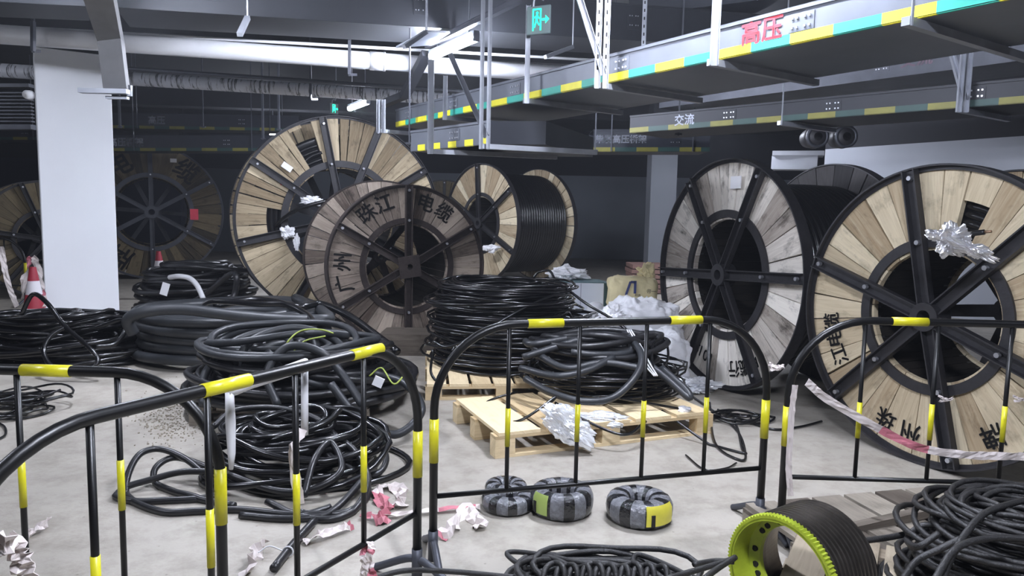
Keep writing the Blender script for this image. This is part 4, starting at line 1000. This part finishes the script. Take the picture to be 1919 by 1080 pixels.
hanger('double hanger strut left of the exit sign, holding the short lower tray', 917, 269.8, 2.18, 1.0, (1,.35,0), dbl=True, brace=(843,100,6.5), wst=.034)
hanger('plain grey hanger strut in front of the short lower tray', 816, 279.6, 2.18, 1.2, (1,.3,0), top=2.98, wst=.055)
hanger('far double hanger at the left end of the long tray', 722, 242.2, 2.55, 1.0, B, top=2.88, dbl=True)
hanger('thin rod hanger on the dark tray in the middle right', 1468, 227, 2.59, .9, B, thin=True)
hanger('braced hanger on the dark tray near the right edge', 1803, 201.4, 2.59, .9, B, dbl=True, brace=(1782,100,6.4))
hanger('slotted strut behind the long tray above the red characters', 1210, 100, 3.3, .5, B, slots=True)
mb = MB()
for (x, Y, y0, y1, lab) in ((381,13,170,240,'thin black hanger rod between the column and the largest reel'),(493,13.5,190,262,'left one of two grey rods beside the largest reel'),(523,13.5,190,245,'right one of two grey rods beside the largest reel'),(225,13,195,240,'grey hanger just right of the white column'),(767,8.2,185,272,'thin rod hanging down through the short lower tray'),(1115,9.8,200,285,'thin rod at the left end of the far lettered tray'),(1271,8.8,190,255,'thin rod at the left end of the dark tray')):
    mb = MB(); a = P(x,y1,Y); mb.bar(a, Vector((a.x,a.y,4.6)), .016 if 'thin' in lab else .035, .02 if 'thin' in lab else .035); mb.bar(a+Vector((-.04,0,.02)), a+Vector((.04,0,.02)), .04, .02)
    tag(mb.build('hanger_rod', GALVD), lab, 'hanger')
# triangular brackets hanging from rods (upper left)
for (q, lab) in (([(462,-5,7.3),(464,33,7.3),(449,65,7.0)], 'thin rod ending in a small slanted bar, upper left'), ([(1073,25,8.2),(1073,88,8.2),(1022,107,8.0)], 'thin rod ending in a slanted white bar, right of the exit sign'), ([(797,-5,7.3),(798,60,7.3),(757,88,7.1)], 'rod and slanted bar just left of the bright lamp')):
    mb = MB(); p = [P(*v) for v in q]; mb.bar(Vector((p[1].x,p[1].y,4.6)), p[1], .012, .012); mb.bar(p[1], p[2], .05, .04); tag(mb.build('hanging_bar', GALV), lab, 'hanging bar')
mb = MB(); q = [P(742,90,7.6), P(800,60,7.4), P(843,62,7.7), P(808,85,8.0)]; prism(mb, q, Vector((0,0,.02))); mb.bar(q[1], Vector((q[1].x,q[1].y,4.6)), .012, .012); tag(mb.build('reflector_plate', TRAY), 'pale steel plate just left of the bright lamp', 'steel plate')
# lamp rail along the lamps
a = P(1045,-8,6.1); b = P(800,105,8.85); mb = MB(); a.z += .09; b.z += .09; mb.channel(a, b, .06, .04, (0,0,1), .004); mb.tube([a+Vector((.0,0,.06)), b+Vector((0,0,.06))], .015, 8)
tag(mb.build('lamp_rail', GALVD), 'long steel rail carrying the bright lamp and running to the top edge', 'rail')
mb = MB(); mb.bar(P(800,100,8.85), P(758,180,9.6), .12, .08); mb.bar(P(760,178,9.6), P(712,197,9.9), .12, .08); tag(mb.build('duct_strut', BEAMD), 'dark bent steel arm left below the bright lamp', 'steel arm')
# exit signs
def exit_sign(label, px, py, Y, s, rz):
    c = P(px, py, Y); t = thing('exit_sign', label, 'exit sign', c, rz)
    mb = MB(); mb.box((0,0,0), (.25*s,.025,.27*s)); o = mb.build('sign_housing', mat('sign_grey', (96,112,112), .5, var=.05), t); bv = o.modifiers.new('b', 'BEVEL'); bv.width = .012*s; bv.segments = 3
    mb = MB(); g = -.0145
    # running figure in a doorway with an arrow
    k = s
    mb.bar((-.055*k,g,-.10*k), (-.055*k,g,.10*k), .014*k, .003, (0,1,0)); mb.bar((-.06*k,g,.10*k), (.03*k,g,.10*k), .014*k, .003, (0,1,0)); mb.bar((.025*k,g,-.1*k), (.025*k,g,.10*k), .014*k, .003, (0,1,0))
    mb.lathe([(0,0),(.014*k,0)], 12, 'Y', (-.012*k,g,.065*k), closed=False)
    mb.bar((-.012*k,g,.05*k), (-.02*k,g,-.01*k), .022*k, .003, (0,1,0)); mb.bar((-.02*k,g,0), (.01*k,g,-.05*k), .013*k, .003, (0,1,0)); mb.bar((-.02*k,g,0), (-.04*k,g,-.07*k), .013*k, .003, (0,1,0)); mb.bar((-.012*k,g,.045*k), (.012*k,g,.01*k), .01*k, .003, (0,1,0)); mb.bar((-.012*k,g,.045*k), (-.045*k,g,.02*k), .01*k, .003, (0,1,0))
    mb.bar((.04*k,g,.0), (.095*k,g,.0), .02*k, .003, (0,1,0)); mb.add([(.075*k,g,.04*k),(.115*k,g,0),(.075*k,g,-.04*k)], [(0,1,2)])
    mb.build('green_symbol', mat('sign_green_glow', (20,190,140), .5, emit=((20,225,160), 2.2)), t)
    mb = MB(); mb.tube(smooth_path([(-.06*s,0,.13*s), (-.05*s,0,.2*s), (0,0,.24*s), (.05,0,.3*s), (.05,0,4.6-c.z)]), .008, 6); mb.build('hook', GALV, t)
    return t
exit_sign('green glowing exit sign with arrow, hung in the upper middle', 1010, 38, 6.2, .86, -.45)
exit_sign('tiny far green exit sign left of the small tube lamp', 626, 204, 15, .8, .9)
# far services left: louvre unit and line, right: round fans
t = thing('louvre_unit', 'black slatted vent unit at the left edge behind the column', 'vent', P(-20,232,10.5))
mb = MB(); a = P(-40,228,10.5); b = P(62,228,10.5)
for k in range(9): mb.bar(a+Vector((0,0,.05*k)), b+Vector((0,0,.05*k)), .08, .018)
mb.build('slat', GALVD, t, loc=t.location); mb = MB(); mb.bar(a-Vector((0,0,.08)), b-Vector((0,0,.08)), .12, .07); mb.bar(a+Vector((0,0,.5)), b+Vector((0,0,.5)), .12, .05); mb.build('frame', GALVD, t, loc=t.location)
for (px, lab) in ((1525,'left one of two dark round blowers high on the right'), (1578,'right one of two dark round blowers high on the right')):
    c = P(px, 258, 10.6); t = thing('blower', lab, 'blower', c); mb = MB(); mb.lathe([(.06,-.16),(.15,-.14),(.16,.0),(.13,.2),(.05,.25)], 28, 'Y', (0,0,0), closed=False); mb.build('housing', STEEL, t, smooth=True)
    mb = MB(); mb.lathe([(.12,-.15),(.16,-.15),(.16,-.11),(.12,-.11)], 28, 'Y', (0,0,0)); mb.bar((0,0,.1), (0,0,4.6-c.z), .04, .04); mb.build('rim', GALVD, t, smooth=True)
mb = MB(); c = P(54,178,9.0); mb.lathe([(0,-.06),(.05,-.05),(.06,.03),(0,.05)], 16, 'Y', tuple(c)); tag(mb.build('camera_dome', PAPER, smooth=True), 'small white device on the left edge of the column', 'security device')

# sandy debris by the coil pallet
mb = MB(); rd = random.Random(77)
for k in range(600):
    g = G(rd.gauss(318,32), rd.gauss(785,26)); q = rd.uniform(.002,.009); mb.box((g.x, g.y, q*.4), (q*1.4, q, q), Matrix.Rotation(rd.uniform(0,3), 3, 'Z'))
o = mb.build('sand_debris', mat('sand', (150,142,128), .9, var=.2)); tag(o, 'scattered sandy grit on the floor left of the tangled coil', 'grit', kind='stuff')
